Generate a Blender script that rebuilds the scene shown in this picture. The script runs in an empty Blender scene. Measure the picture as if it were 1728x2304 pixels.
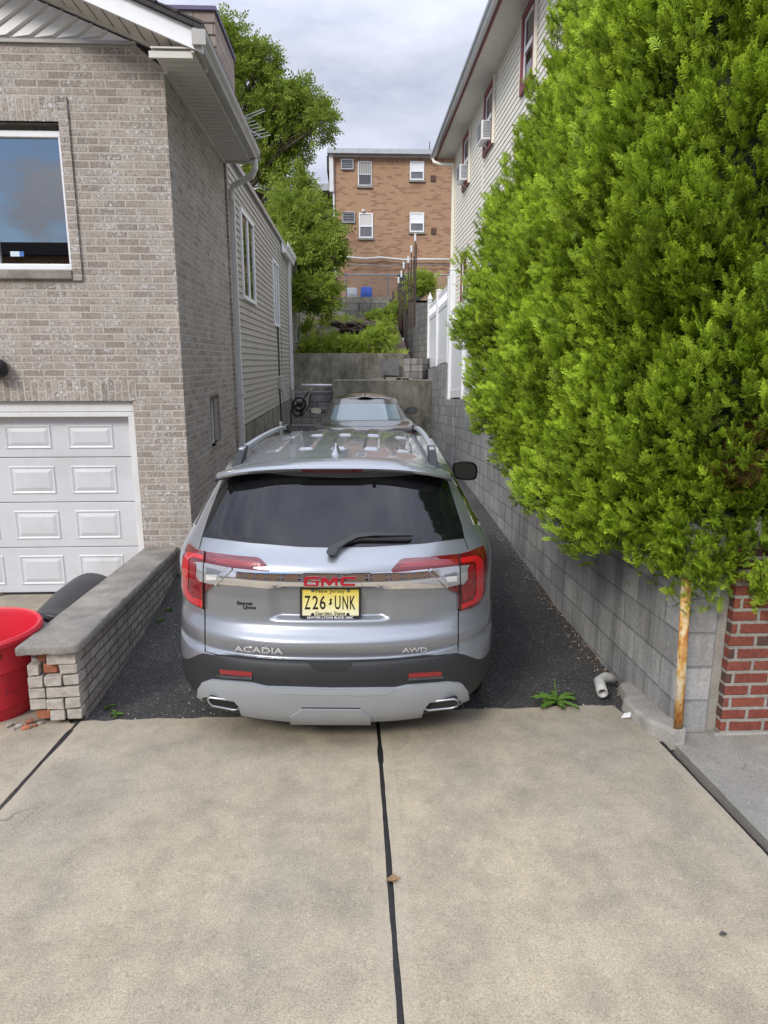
import bpy, bmesh, math, random
import numpy as np
from mathutils import Vector, Matrix, noise
from mathutils.bvhtree import BVHTree
from mathutils.geometry import delaunay_2d_cdt

random.seed(7); RNG = np.random.default_rng(7)
SC = bpy.context.scene; COL = SC.collection
R = math.radians

# ------------------------------------------------------------------ camera
PITCH, YAW, FPX = R(12.3), R(2.45), 1550.0
CAM = Vector((0, 0, 2.1))
FW = Vector((math.sin(YAW)*math.cos(PITCH), math.cos(YAW)*math.cos(PITCH), -math.sin(PITCH)))
RT = Vector((math.cos(YAW), -math.sin(YAW), 0)); UP = RT.cross(FW)
cd = bpy.data.cameras.new('camera'); cam = bpy.data.objects.new('camera', cd); COL.objects.link(cam)
cd.sensor_fit = 'VERTICAL'; cd.sensor_height = 36; cd.lens = FPX/2304*36; cd.clip_end = 2000; cd.clip_start = .05
m = Matrix((RT, UP, -FW)).transposed().to_4x4(); m.translation = CAM; cam.matrix_world = m
SC.camera = cam

# ------------------------------------------------------------------ sky, sun, exposure
SUN_EL, SUN_AZ = R(37), R(213)      # azimuth clockwise from +y
w = bpy.data.worlds.new('World'); SC.world = w; w.use_nodes = True
nt = w.node_tree; N = nt.nodes; Lk = nt.links
for n_ in list(N): N.remove(n_)
out = N.new('ShaderNodeOutputWorld'); bg = N.new('ShaderNodeBackground'); bg.inputs[1].default_value = .12
sky = N.new('ShaderNodeTexSky'); sky.sky_type = 'NISHITA'; sky.sun_disc = False
sky.sun_elevation = SUN_EL; sky.sun_rotation = SUN_AZ; sky.dust_density = .2; sky.ozone_density = 5
GAPDIR = (-.435, -.873, .22)
tc = N.new('ShaderNodeTexCoord'); mp = N.new('ShaderNodeMapping'); mp.inputs['Scale'].default_value = (1, 1, 2.6)
mp.inputs['Location'].default_value = (.35, .2, .1)
nz = N.new('ShaderNodeTexNoise'); nz.inputs['Scale'].default_value = 2.1; nz.inputs['Detail'].default_value = 7; nz.inputs['Roughness'].default_value = .52
nz2 = N.new('ShaderNodeTexNoise'); nz2.inputs['Scale'].default_value = 5.5; nz2.inputs['Detail'].default_value = 8; nz2.inputs['Roughness'].default_value = .6
cr = N.new('ShaderNodeValToRGB'); cr.color_ramp.elements[0].position = .36; cr.color_ramp.elements[1].position = .64
cr.color_ramp.elements[0].color = (2.95, 3.25, 4.2, 1); cr.color_ramp.elements[1].color = (5.7, 6.0, 6.9, 1)
sep = N.new('ShaderNodeSeparateXYZ'); zr = N.new('ShaderNodeMapRange')
zr.inputs[1].default_value = .36; zr.inputs[2].default_value = .9; zr.inputs[3].default_value = 1.; zr.inputs[4].default_value = 2.9
mul = N.new('ShaderNodeVectorMath'); mul.operation = 'SCALE'
gap = N.new('ShaderNodeMapRange'); gap.inputs[1].default_value = .30; gap.inputs[2].default_value = .40; gap.inputs[3].default_value = .55; gap.inputs[4].default_value = 1.0
mixc = N.new('ShaderNodeMix'); mixc.data_type = 'RGBA'
av = N.new('ShaderNodeMath'); av.operation = 'MULTIPLY_ADD'; av.inputs[1].default_value = .45
Lk.new(tc.outputs['Generated'], mp.inputs['Vector']); Lk.new(mp.outputs[0], nz.inputs['Vector']); Lk.new(mp.outputs[0], nz2.inputs['Vector'])
m2 = N.new('ShaderNodeMath'); m2.operation = 'MULTIPLY'; m2.inputs[1].default_value = .55
Lk.new(nz.outputs[0], m2.inputs[0]); Lk.new(nz2.outputs[0], av.inputs[0]); Lk.new(m2.outputs[0], av.inputs[2])
Lk.new(av.outputs[0], cr.inputs[0]); Lk.new(tc.outputs['Generated'], sep.inputs[0]); Lk.new(sep.outputs[2], zr.inputs[0])
Lk.new(cr.outputs[0], mul.inputs[0]); Lk.new(zr.outputs[0], mul.inputs['Scale'])
dist = N.new('ShaderNodeVectorMath'); dist.operation = 'DISTANCE'; dist.inputs[1].default_value = GAPDIR     # one clear patch of blue behind the viewer
Lk.new(tc.outputs['Generated'], dist.inputs[0])
gd = N.new('ShaderNodeMath'); gd.operation = 'MULTIPLY_ADD'; gd.inputs[1].default_value = 1.0; Lk.new(nz2.outputs[0], gd.inputs[0])
g2 = N.new('ShaderNodeMath'); g2.operation = 'SUBTRACT'; Lk.new(dist.outputs['Value'], gd.inputs[2]); Lk.new(gd.outputs[0], g2.inputs[0]); g2.inputs[1].default_value = .5
gap.inputs[1].default_value = .05; gap.inputs[2].default_value = .17; gap.inputs[3].default_value = .05
Lk.new(g2.outputs[0], gap.inputs[0]); Lk.new(gap.outputs[0], mixc.inputs[0])
Lk.new(sky.outputs[0], mixc.inputs[6]); Lk.new(mul.outputs[0], mixc.inputs[7])
Lk.new(mixc.outputs[2], bg.inputs[0]); Lk.new(bg.outputs[0], out.inputs[0])
sd = bpy.data.lights.new('sun', 'SUN'); sd.energy = 1.9; sd.angle = R(16); sd.color = (1, .95, .86)
sun = bpy.data.objects.new('sun', sd); COL.objects.link(sun)
sv = Vector((math.sin(SUN_AZ)*math.cos(SUN_EL), math.cos(SUN_AZ)*math.cos(SUN_EL), math.sin(SUN_EL)))
sun.rotation_euler = (-sv).to_track_quat('-Z', 'Y').to_euler(); sun.location = (0, 0, 30)
SC.view_settings.view_transform = 'Standard'; SC.view_settings.look = 'None'; SC.view_settings.gamma = 1
SC.view_settings.exposure = .38; SC.view_settings.use_curve_mapping = False
SC.cycles.use_denoising = True; SC.cycles.max_bounces = 8

# ------------------------------------------------------------------ measuring helpers (survey of the place from the photo)
DS = 1.04159
def ray(px, py): return FW + RT*((px*DS-864)/FPX) - UP*((py*DS-1152)/FPX)
def at_y(px, py, y): d = ray(px, py); return CAM + d*(y/d.y)
def at_x(px, py, x): d = ray(px, py); return CAM + d*(x/d.x)
def at_z(px, py, z): d = ray(px, py); return CAM + d*((z-2.1)/d.z)

# ------------------------------------------------------------------ tagging
def tag(o, label, cat, group=None):
    o['label'] = label; o['category'] = cat
    if group: o['group'] = group
    return o
def thing(name, label, cat, loc=(0, 0, 0), group=None, rotz=0):
    o = bpy.data.objects.new(name, None); COL.objects.link(o); o.location = loc; o.rotation_euler = (0, 0, rotz)
    o.empty_display_size = .1
    return tag(o, label, cat, group)
def kind(o, k): o['kind'] = k; return o

# ------------------------------------------------------------------ mesh builder
class MB:
    def __init__(s): s.v = []; s.f = []; s.mi = []; s.cur = 0
    def add(s, vs, fs):
        b = len(s.v); s.v += [tuple(v) for v in vs]
        for f in fs: s.f.append(tuple(b+i for i in f)); s.mi.append(s.cur)
        return s
    def box(s, x0, x1, y0, y1, z0, z1):
        return s.add([(x, y, z) for z in (z0, z1) for y in (y0, y1) for x in (x0, x1)],
                     [(0, 2, 3, 1), (4, 5, 7, 6), (0, 1, 5, 4), (2, 6, 7, 3), (0, 4, 6, 2), (1, 3, 7, 5)])
    def hexa(s, p):   # p: 4 bottom (ccw from above), 4 top
        return s.add(p, [(0, 3, 2, 1), (4, 5, 6, 7), (0, 1, 5, 4), (1, 2, 6, 5), (2, 3, 7, 6), (3, 0, 4, 7)])
    def bar(s, a, b, wx, wy, upv=(0, 0, 1)):
        a, b = Vector(a), Vector(b); d = (b-a).normalized(); u = Vector(upv)
        if abs(d.dot(u)) > .98: u = Vector((0, 1, 0))
        r = d.cross(u).normalized(); u = r.cross(d)
        q = [a-r*wx/2-u*wy/2, a+r*wx/2-u*wy/2, a+r*wx/2+u*wy/2, a-r*wx/2+u*wy/2]
        return s.add(q+[x+(b-a) for x in q], [(0, 1, 2, 3), (7, 6, 5, 4), (0, 4, 5, 1), (1, 5, 6, 2), (2, 6, 7, 3), (3, 7, 4, 0)])
    def tube(s, pts, r, n=8, cap=True):
        pts = [Vector(p) for p in pts]; rs = r if isinstance(r, (list, tuple)) else [r]*len(pts); vs = []; fs = []
        ref = Vector((.31, .22, .93))
        for i, p in enumerate(pts):
            d = (pts[min(i+1, len(pts)-1)]-pts[max(i-1, 0)]).normalized()
            if abs(d.dot(ref)) > .95: ref = Vector((1, .1, .1))
            a = d.cross(ref).normalized(); b = d.cross(a)
            for k in range(n):
                t = 2*math.pi*k/n; vs.append(p+(a*math.cos(t)+b*math.sin(t))*rs[i])
        for i in range(len(pts)-1):
            for k in range(n):
                k2 = (k+1) % n; fs.append((i*n+k, i*n+k2, (i+1)*n+k2, (i+1)*n+k))
        if cap: fs.append(tuple(range(n))); fs.append(tuple((len(pts)-1)*n+k for k in reversed(range(n))))
        return s.add(vs, fs)
    def lathe(s, prof, n=32, c=(0, 0, 0), close=False):   # prof [(r,z)]
        vs = []; fs = []
        for r, z in prof:
            for k in range(n):
                t = 2*math.pi*k/n; vs.append((c[0]+r*math.cos(t), c[1]+r*math.sin(t), c[2]+z))
        for i in range(len(prof)-1):
            for k in range(n):
                k2 = (k+1) % n; fs.append((i*n+k, i*n+k2, (i+1)*n+k2, (i+1)*n+k))
        return s.add(vs, fs)
    def prism(s, poly, ext):
        n = len(poly); e = Vector(ext); vs = [Vector(p) for p in poly]; vs += [p+e for p in vs]
        fs = [tuple(range(n)), tuple(range(2*n-1, n-1, -1))]+[(i, n+i, n+(i+1) % n, (i+1) % n) for i in range(n)]
        return s.add(vs, fs)
    def build(s, name, mats, parent=None, smooth=False, bevel=0, uvf=None, local=False, auto=None, recalc=True):
        me = bpy.data.meshes.new(name)
        off = Vector((0, 0, 0)) if (parent is None or local) else world_loc(parent)
        me.from_pydata([(x-off.x, y-off.y, z-off.z) for x, y, z in s.v], [], s.f)
        if not isinstance(mats, (list, tuple)): mats = [mats]
        for m_ in mats: me.materials.append(m_)
        if recalc:
            bm = bmesh.new(); bm.from_mesh(me); bmesh.ops.recalc_face_normals(bm, faces=bm.faces); bm.to_mesh(me); bm.free()
        if any(s.mi): me.polygons.foreach_set('material_index', s.mi)
        uv = me.uv_layers.new(name='UVMap')
        for p in me.polygons:
            n_ = p.normal; a = max(range(3), key=lambda i: abs(n_[i]))
            for li in p.loop_indices:
                co = s.v[me.loops[li].vertex_index]
                q = (co[1], co[2]) if a == 0 else (co[0], co[2]) if a == 1 else (co[0], co[1])
                uv.data[li].uv = uvf(co, q, a) if uvf else q
        if smooth: me.shade_smooth()
        if auto: me.shade_smooth(); me.set_sharp_from_angle(angle=R(auto))
        o = bpy.data.objects.new(name, me); COL.objects.link(o)
        if parent: o.parent = parent
        if bevel:
            b = o.modifiers.new('bevel', 'BEVEL'); b.width = bevel; b.segments = 2; b.limit_method = 'ANGLE'; b.angle_limit = R(40)
        return o
def world_loc(o):
    v = Vector(o.location)
    while o.parent: o = o.parent; v += Vector(o.location)
    return v

# ------------------------------------------------------------------ materials
class NT:
    def __init__(s, name):
        s.m = bpy.data.materials.new(name); s.m.use_nodes = True; s.t = s.m.node_tree; s.n = s.t.nodes
        s.b = s.n['Principled BSDF']; s.out = s.n['Material Output']
    def new(s, typ, **kw):
        x = s.n.new('ShaderNode'+typ)
        for k, v in kw.items():
            if k.startswith('i_'):
                x.inputs[int(k[2:]) if k[2:].isdigit() else k[2:].replace('_', ' ')].default_value = v
            else: setattr(x, k, v)
        return x
    def link(s, a, b): s.t.links.new(a, b)
    def coord(s, k='Object'):
        return s.new('TexCoord').outputs[k]
    def noise(s, vec, scale, detail=4, rough=.55, stretch=None):
        if stretch:
            mp_ = s.new('Mapping'); mp_.inputs['Scale'].default_value = stretch; s.link(vec, mp_.inputs[0]); vec = mp_.outputs[0]
        x = s.new('TexNoise'); x.inputs['Scale'].default_value = scale; x.inputs['Detail'].default_value = detail; x.inputs['Roughness'].default_value = rough
        s.link(vec, x.inputs['Vector']); return x.outputs[0]
    def ramp(s, fac, stops):
        x = s.new('ValToRGB'); e = x.color_ramp.elements
        while len(e) > len(stops): e.remove(e[-1])
        while len(e) < len(stops): e.new(.5)
        for i, (p, c) in enumerate(stops):
            e[i].position = p; e[i].color = (*c, 1) if isinstance(c, (tuple, list)) else (c, c, c, 1)
        s.link(fac, x.inputs[0]); return x.outputs[0]
    def mix(s, fac, a, b, mode='MIX'):
        x = s.new('Mix', data_type='RGBA', blend_type=mode)
        for i, v in ((0, fac), (6, a), (7, b)):
            if hasattr(v, 'is_linked') or hasattr(v, 'links'): s.link(v, x.inputs[i])
            else: x.inputs[i].default_value = v if i == 0 else (*v, 1) if len(v) == 3 else v
        return x.outputs[2]
    def math(s, op, a, b=None):
        x = s.new('Math', operation=op)
        for i, v in ((0, a), (1, b)):
            if v is None: continue
            if hasattr(v, 'links'): s.link(v, x.inputs[i])
            else: x.inputs[i].default_value = v
        return x.outputs[0]
    def bump(s, h, strength=.3, dist=.01, normal=None):
        x = s.new('Bump'); x.inputs['Strength'].default_value = strength; x.inputs['Distance'].default_value = dist
        s.link(h, x.inputs['Height'])
        if normal: s.link(normal, x.inputs['Normal'])
        s.link(x.outputs[0], s.b.inputs['Normal']); return x.outputs[0]
    def set(s, col=None, rough=None, metal=None, spec=None, coat=None, coatr=None, trans=None):
        for k, v in (('Base Color', col), ('Roughness', rough), ('Metallic', metal), ('Specular IOR Level', spec), ('Coat Weight', coat), ('Coat Roughness', coatr), ('Transmission Weight', trans)):
            if v is None: continue
            if hasattr(v, 'links'): s.link(v, s.b.inputs[k])
            else: s.b.inputs[k].default_value = (*v, 1) if k == 'Base Color' else v
        return s
def pm(name, col, rough=.6, metal=0, var=.12, vs=6, bump=.0, bs=80, dirt=None, dirtamt=.5, stretch=None, spec=.5, coat=0, coatr=.03):
    t = NT(name); c = t.coord()
    a = tuple(x*(1-var) for x in col); b = tuple(min(1, x*(1+var)) for x in col)
    colr = t.mix(t.ramp(t.noise(c, vs, 5, .6, stretch), [(.3, 0.), (.7, 1.)]), a, b)
    if dirt:
        colr = t.mix(t.ramp(t.noise(c, vs*.6, 6, .7, stretch), [(.48, 0.), (.75, dirtamt)]), colr, dirt)
    t.set(colr, rough, metal, spec, coat, coatr)
    if bump: t.bump(t.noise(c, bs, 4), bump, .006)
    return t.m
def flat(name, col, rough=.5, metal=0, spec=.5, coat=0):
    t = NT(name); t.set(col, rough, metal, spec, coat); return t.m

def brick_mat(name, c1, c2, mort, bw=.203, rh=.0677, ms=.009, dark=None, chips=0, scratch=0, bumpd=.006, off=.5, rough=.85, blotch=.12, streaks=0):
    t = NT(name); uv = t.coord('UV'); ob = t.coord()
    wob = t.noise(ob, 9, 2)
    vm = t.new('VectorMath', operation='SCALE'); vm.inputs['Scale'].default_value = .006
    nzv = t.new('TexNoise'); nzv.inputs['Scale'].default_value = 14; t.link(ob, nzv.inputs['Vector'])
    t.link(nzv.outputs['Color'], vm.inputs[0])
    ad = t.new('VectorMath', operation='ADD'); t.link(uv, ad.inputs[0]); t.link(vm.outputs[0], ad.inputs[1])
    def br(ca, cb, cm, sq=1):
        x = t.new('TexBrick'); x.offset = off; x.inputs['Scale'].default_value = 1; x.inputs['Brick Width'].default_value = bw
        x.inputs['Row Height'].default_value = rh; x.inputs['Mortar Size'].default_value = ms; x.inputs['Mortar Smooth'].default_value = .25
        x.inputs['Bias'].default_value = 0
        x.inputs['Color1'].default_value = (*ca, 1); x.inputs['Color2'].default_value = (*cb, 1); x.inputs['Mortar'].default_value = (*cm, 1)
        t.link(ad.outputs[0], x.inputs['Vector']); return x
    b = br(c1, c2, mort); col = b.outputs['Color']; fac = b.outputs['Fac']
    inv = t.math('SUBTRACT', 1., fac)
    if dark:   # a share of the bricks burnt darker: second random set
        d = br((0, 0, 0), (1, 1, 1), (0, 0, 0)); d.inputs['Bias'].default_value = 0
        hi = t.ramp(d.outputs['Color'], [(.70, 0.), (.80, 1.)])
        col = t.mix(t.math('MULTIPLY', t.math('MULTIPLY', hi, inv), .8), col, dark)
    n1 = t.noise(ob, 38, 5, .7); n2 = t.noise(ob, 3, 5, .6)
    col = t.mix(1., col, t.ramp(n1, [(.25, 1-blotch*2.2), (.75, 1+blotch)]), 'MULTIPLY')
    col = t.mix(1., col, t.ramp(n2, [(.3, 1-blotch), (.7, 1+blotch*.6)]), 'MULTIPLY')
    if scratch:
        n3 = t.noise(ob, 70, 3, .6, (1, 1, .45)); col = t.mix(t.math('MULTIPLY', t.ramp(n3, [(.54, 0.), (.62, scratch)]), inv), col, (.09, .07, .06))
    if chips:
        n4 = t.noise(ob, 30, 4, .7); n5 = t.noise(ob, 3.3, 2)
        k = t.math('MULTIPLY', t.math('MULTIPLY', t.ramp(n4, [(.545, 0.), (.60, 1.)]), t.ramp(n5, [(.47, 0.), (.56, chips)])), inv)
        col = t.mix(k, col, (.62, .62, .66))
    if streaks:
        n6 = t.noise(ob, 2.2, 5, .65, (3.2, 3.2, .28)); col = t.mix(t.ramp(n6, [(.46, 0.), (.72, streaks)]), col, (.055, .055, .055))
        n7 = t.noise(ob, 1.1, 5, .6, (2.5, 2.5, .6)); col = t.mix(t.ramp(n7, [(.56, 0.), (.8, streaks*.5)]), col, (.5, .5, .5))
    t.set(col, rough)
    h = t.math('ADD', inv, t.math('MULTIPLY', t.noise(ob, 60, 5, .7), .35))
    t.bump(h, .9, bumpd)
    return t.m

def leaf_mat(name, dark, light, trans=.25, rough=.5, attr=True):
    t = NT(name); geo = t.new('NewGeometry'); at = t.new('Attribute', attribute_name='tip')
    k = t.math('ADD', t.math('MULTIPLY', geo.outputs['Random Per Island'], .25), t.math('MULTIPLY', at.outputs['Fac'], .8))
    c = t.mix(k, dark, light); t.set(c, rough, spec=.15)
    tr = t.new('BsdfTranslucent'); t.link(c, tr.inputs[0]); ms = t.new('MixShader'); ms.inputs[0].default_value = trans
    t.link(t.b.outputs[0], ms.inputs[1]); t.link(tr.outputs[0], ms.inputs[2]); t.link(ms.outputs[0], t.out.inputs[0])
    return t.m

def concrete_mat(name, base, warm, stain=.35, specks=.25, big=.8, bump=.25, green=0):
    t = NT(name); c = t.coord()
    n1 = t.noise(c, big, 6, .62, (1, .6, 1)); n2 = t.noise(c, 4.5, 6, .7); n3 = t.noise(c, 170, 2, .5); n4 = t.noise(c, 420, 2)
    col = t.mix(t.ramp(n1, [(.38, 0.), (.62, 1.)]), base, warm)
    col = t.mix(t.ramp(n2, [(.40, 0.), (.70, stain)]), col, tuple(x*.60 for x in base))
    col = t.mix(1., col, t.ramp(n3, [(.3, 1-specks*1.3), (.5, 1.), (.72, 1+specks)]), 'MULTIPLY')
    col = t.mix(t.ramp(n4, [(.70, 0.), (.74, .6)]), col, (.10, .09, .08))
    n8 = t.noise(c, 11, 5, .75, (1, .35, 1)); col = t.mix(t.ramp(n8, [(.52, 0.), (.72, .28)]), col, tuple(x*.55 for x in base))
    n9 = t.noise(c, 75, 2, .5); col = t.mix(t.ramp(n9, [(.70, 0.), (.73, .55)]), col, (.55, .52, .46))
    wp_ = t.new('VectorMath', operation='ADD'); nv_ = t.new('TexNoise', i_Scale=2.5); t.link(c, nv_.inputs['Vector']); t.link(c, wp_.inputs[0]); sc_ = t.new('VectorMath', operation='SCALE'); sc_.inputs['Scale'].default_value = .55; t.link(nv_.outputs['Color'], sc_.inputs[0]); t.link(sc_.outputs[0], wp_.inputs[1])
    ve = t.new('TexVoronoi', feature='DISTANCE_TO_EDGE', i_Scale=.75); t.link(wp_.outputs[0], ve.inputs['Vector'])
    col = t.mix(t.math('MULTIPLY', t.ramp(ve.outputs['Distance'], [(0., .55), (.0028, 0.)]), t.ramp(t.noise(c, .9, 2), [(.52, 0.), (.6, 1.)])), col, (.07, .06, .05))
    if green:
        n5 = t.noise(c, 1.6, 6, .7, (1.5, 1.5, .75)); col = t.mix(t.ramp(n5, [(.42, 0.), (.66, green)]), col, (.035, .038, .026))
        n6 = t.noise(c, 2.6, 5, .75, (1.8, 1.8, .9)); col = t.mix(t.ramp(n6, [(.6, 0.), (.75, .55)]), col, (.42, .40, .36))
    t.set(col, .9, spec=.3); t.bump(t.math('ADD', t.noise(c, 300, 3), t.math('MULTIPLY', n2, .6)), bump, .006)
    return t.m

M = {}
M['brick'] = brick_mat('taupe_brick', (.365, .315, .272), (.485, .435, .385), (.51, .465, .405), dark=(.28, .235, .20), chips=.9, scratch=.6, blotch=.15)
M['brick_wall_low'] = brick_mat('weathered_brick', (.36, .31, .27), (.52, .47, .42), (.13, .12, .11), chips=.3, scratch=.5, streaks=.45, bumpd=.012, ms=.007)
M['brick_pale'] = pm('pale_brick', (.40, .365, .32), .85, var=.22, vs=20, bump=.5, bs=60, dirt=(.2, .17, .15))
M['brick_orange'] = pm('broken_brick', (.34, .12, .065), .9, var=.3, vs=25, bump=.8, bs=50)
M['brick_red'] = brick_mat('red_brick', (.225, .056, .038), (.31, .085, .052), (.36, .335, .295), ms=.011, dark=(.07, .05, .045), bw=.205, rh=.0735, bumpd=.012, blotch=.2)
M['brick_far'] = brick_mat('tan_brick', (.41, .235, .13), (.46, .285, .165), (.37, .28, .20), bw=.30, rh=.10, ms=.010, dark=(.29, .13, .08), bumpd=.004, blotch=.08)
M['cmu'] = brick_mat('concrete_block', (.33, .328, .32), (.47, .467, .455), (.255, .255, .248), bw=.406, rh=.203, ms=.008, blotch=.16, bumpd=.008, streaks=.62)
M['cmu_dark'] = brick_mat('aged_block', (.24, .235, .22), (.35, .34, .32), (.10, .10, .095), bw=.406, rh=.203, ms=.010, blotch=.2, streaks=.6)
M['bigblock'] = brick_mat('big_block', (.22, .21, .18), (.42, .40, .36), (.06, .06, .055), bw=1.05, rh=.36, ms=.02, blotch=.25, streaks=.8)
M['concrete'] = concrete_mat('apron_concrete', (.330, .291, .226), (.42, .355, .25), stain=.62)
M['concrete_edge'] = concrete_mat('tooled_concrete', (.338, .298, .232), (.42, .357, .256), stain=.4, specks=.18, bump=.1)
M['concrete_grey'] = concrete_mat('grey_concrete', (.26, .25, .225), (.33, .31, .27), stain=.5)
M['concrete_old'] = concrete_mat('mossy_concrete', (.27, .255, .21), (.36, .335, .28), stain=.6, green=.75, bump=.4)
M['coping'] = concrete_mat('coping_stone', (.24, .225, .20), (.33, .30, .26), stain=.8, specks=.2, big=2.5, bump=.5)
M['footing'] = concrete_mat('footing', (.34, .32, .29), (.5, .47, .43), stain=.5, bump=.8)
def asphalt():
    t = NT('asphalt'); c = t.coord(); vo = t.new('TexVoronoi', i_Scale=115.); t.link(c, vo.inputs['Vector'])
    wn = t.new('TexWhiteNoise'); t.link(vo.outputs['Color'], wn.inputs['Vector'])
    col = t.ramp(wn.outputs[0], [(0., (.030, .029, .028)), (.55, (.055, .053, .051)), (.86, (.088, .085, .080)), (.985, (.12, .116, .11)), (.993, (.30, .29, .27))])
    col = t.mix(1., col, t.ramp(t.noise(c, 1.3, 5), [(.3, .7), (.7, 1.25)]), 'MULTIPLY')
    t.set(col, .8, spec=.35); t.bump(t.math('SUBTRACT', 1., vo.outputs['Distance']), .9, .006); return t.m
M['asphalt'] = asphalt()
M['sealant'] = pm('black_sealant', (.012, .012, .012), .5, var=.4, vs=30, bump=.5, bs=60)
M['vinyl_tan'] = pm('tan_siding', (.37, .35, .305), .55, var=.05, vs=1.5, dirt=(.27, .245, .2), dirtamt=.3)
M['vinyl_cream'] = pm('cream_siding', (.80, .765, .66), .5, var=.04, vs=1.5)
M['white'] = pm('white_paint', (.68, .68, .67), .45, var=.05, vs=5, dirt=(.5, .48, .44), dirtamt=.35)
M['white_clean'] = pm('white_vinyl', (.82, .83, .85), .35, var=.03)
M['door_white'] = pm('garage_white', (.58, .59, .615), .42, var=.04, vs=3, dirt=(.40, .385, .35), dirtamt=.45)
M['soffit'] = pm('soffit', (.60, .575, .52), .6, var=.05)
M['soffit_white'] = pm('soffit_white', (.78, .76, .70), .6, var=.05)
M['gutter'] = pm('gutter_metal', (.40, .39, .37), .4, var=.12, vs=4, dirt=(.2, .19, .17), dirtamt=.4)
M['aluminium'] = pm('grey_aluminium', (.50, .51, .53), .35, metal=.6, var=.1)
M['old_wood'] = pm('weathered_wood', (.30, .27, .25), .85, var=.35, vs=9, bump=.6, bs=40, stretch=(6, 6, .6))
M['shingle'] = pm('dark_shingle', (.055, .05, .052), .9, var=.3, vs=20, bump=.6, bs=90)
M['shingle_tan'] = brick_mat('tan_shingle', (.28, .225, .19), (.34, .285, .24), (.14, .115, .10), bw=.55, rh=.15, ms=.008, blotch=.1)
M['burgundy'] = pm('burgundy_trim', (.20, .035, .04), .5, var=.1)
M['dark'] = pm('dark_void', (.012, .012, .013), .8, var=.2)
M['dark_metal'] = pm('dark_metal', (.03, .03, .033), .5, metal=.3, var=.2)
M['curtain'] = pm('curtain', (.60, .58, .56), .9, var=.1, vs=3, stretch=(8, 8, .3))
def glass(name, tint=(.8, .85, .9), ior=1.5):
    t = NT(name); g = t.new('BsdfGlossy'); g.inputs['Roughness'].default_value = .01; g.inputs['Color'].default_value = (1, 1, 1, 1)
    tr = t.new('BsdfTransparent'); tr.inputs[0].default_value = (*tint, 1); f = t.new('Fresnel'); f.inputs[0].default_value = ior
    ms = t.new('MixShader'); t.link(f.outputs[0], ms.inputs[0]); t.link(tr.outputs[0], ms.inputs[1]); t.link(g.outputs[0], ms.inputs[2])
    t.link(ms.outputs[0], t.out.inputs[0]); return t.m
M['glass'] = glass('window_glass', (.25, .28, .33), 3.1)
M['glass_dark'] = glass('dark_glass', (.16, .17, .19), 1.9)
M['soil'] = pm('soil', (.085, .062, .042), .95, var=.4, vs=4, bump=1, bs=12)
M['rust'] = None
def rust():
    t = NT('rusty_yellow_paint'); c = t.coord()
    n1 = t.noise(c, 7, 6, .7, (1, 1, .5)); n2 = t.noise(c, 60, 4, .7, (1, 1, .35))
    col = t.ramp(n1, [(.42, (.60, .52, .38)), (.49, (.58, .36, .11)), (.57, (.36, .13, .03))])
    col = t.mix(t.ramp(n2, [(.57, 0.), (.66, .85)]), col, (.20, .07, .025))
    sx = t.new('SeparateXYZ'); t.link(c, sx.inputs[0]); ft = t.math('ADD', sx.outputs[2], t.math('MULTIPLY', n1, .25))     # corroded foot
    col = t.mix(t.ramp(ft, [(.23, 1.), (.31, 0.)]), col, (.075, .035, .02))
    t.set(col, .75); t.bump(n2, .5, .004); return t.m
M['rust'] = rust()
M['rebar'] = pm('rusty_rebar', (.075, .05, .04), .8, var=.4)
M['red_plastic'] = pm('red_plastic', (.55, .018, .035), .38, var=.06, vs=4, dirt=(.3, .02, .03), dirtamt=.3)
M['black_plastic'] = pm('black_plastic', (.018, .018, .02), .42, var=.2)
M['blue_plastic'] = pm('blue_plastic', (.02, .12, .62), .35, var=.1)
M['cable'] = flat('black_cable', (.015, .015, .015), .6)
M['bark'] = pm('bark', (.10, .075, .055), .95, var=.3, vs=8, bump=.8, bs=20)
M['stone'] = pm('stone', (.30, .27, .23), .9, var=.3, vs=6, bump=.8, bs=12)
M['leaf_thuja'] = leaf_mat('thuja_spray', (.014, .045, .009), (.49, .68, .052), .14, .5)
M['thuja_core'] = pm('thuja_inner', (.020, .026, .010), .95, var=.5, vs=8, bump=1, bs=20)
M['leaf_tree'] = leaf_mat('tree_leaf', (.085, .15, .022), (.30, .37, .05), .38, .5)
M['leaf_bush'] = leaf_mat('bush_leaf', (.14, .23, .03), (.42, .52, .07), .3, .5)
M['leaf_weed'] = leaf_mat('weed_leaf', (.09, .18, .03), (.22, .36, .07), .25, .5)
M['galv'] = pm('galvanised_wire', (.32, .33, .34), .4, metal=.7, var=.1)

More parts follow.
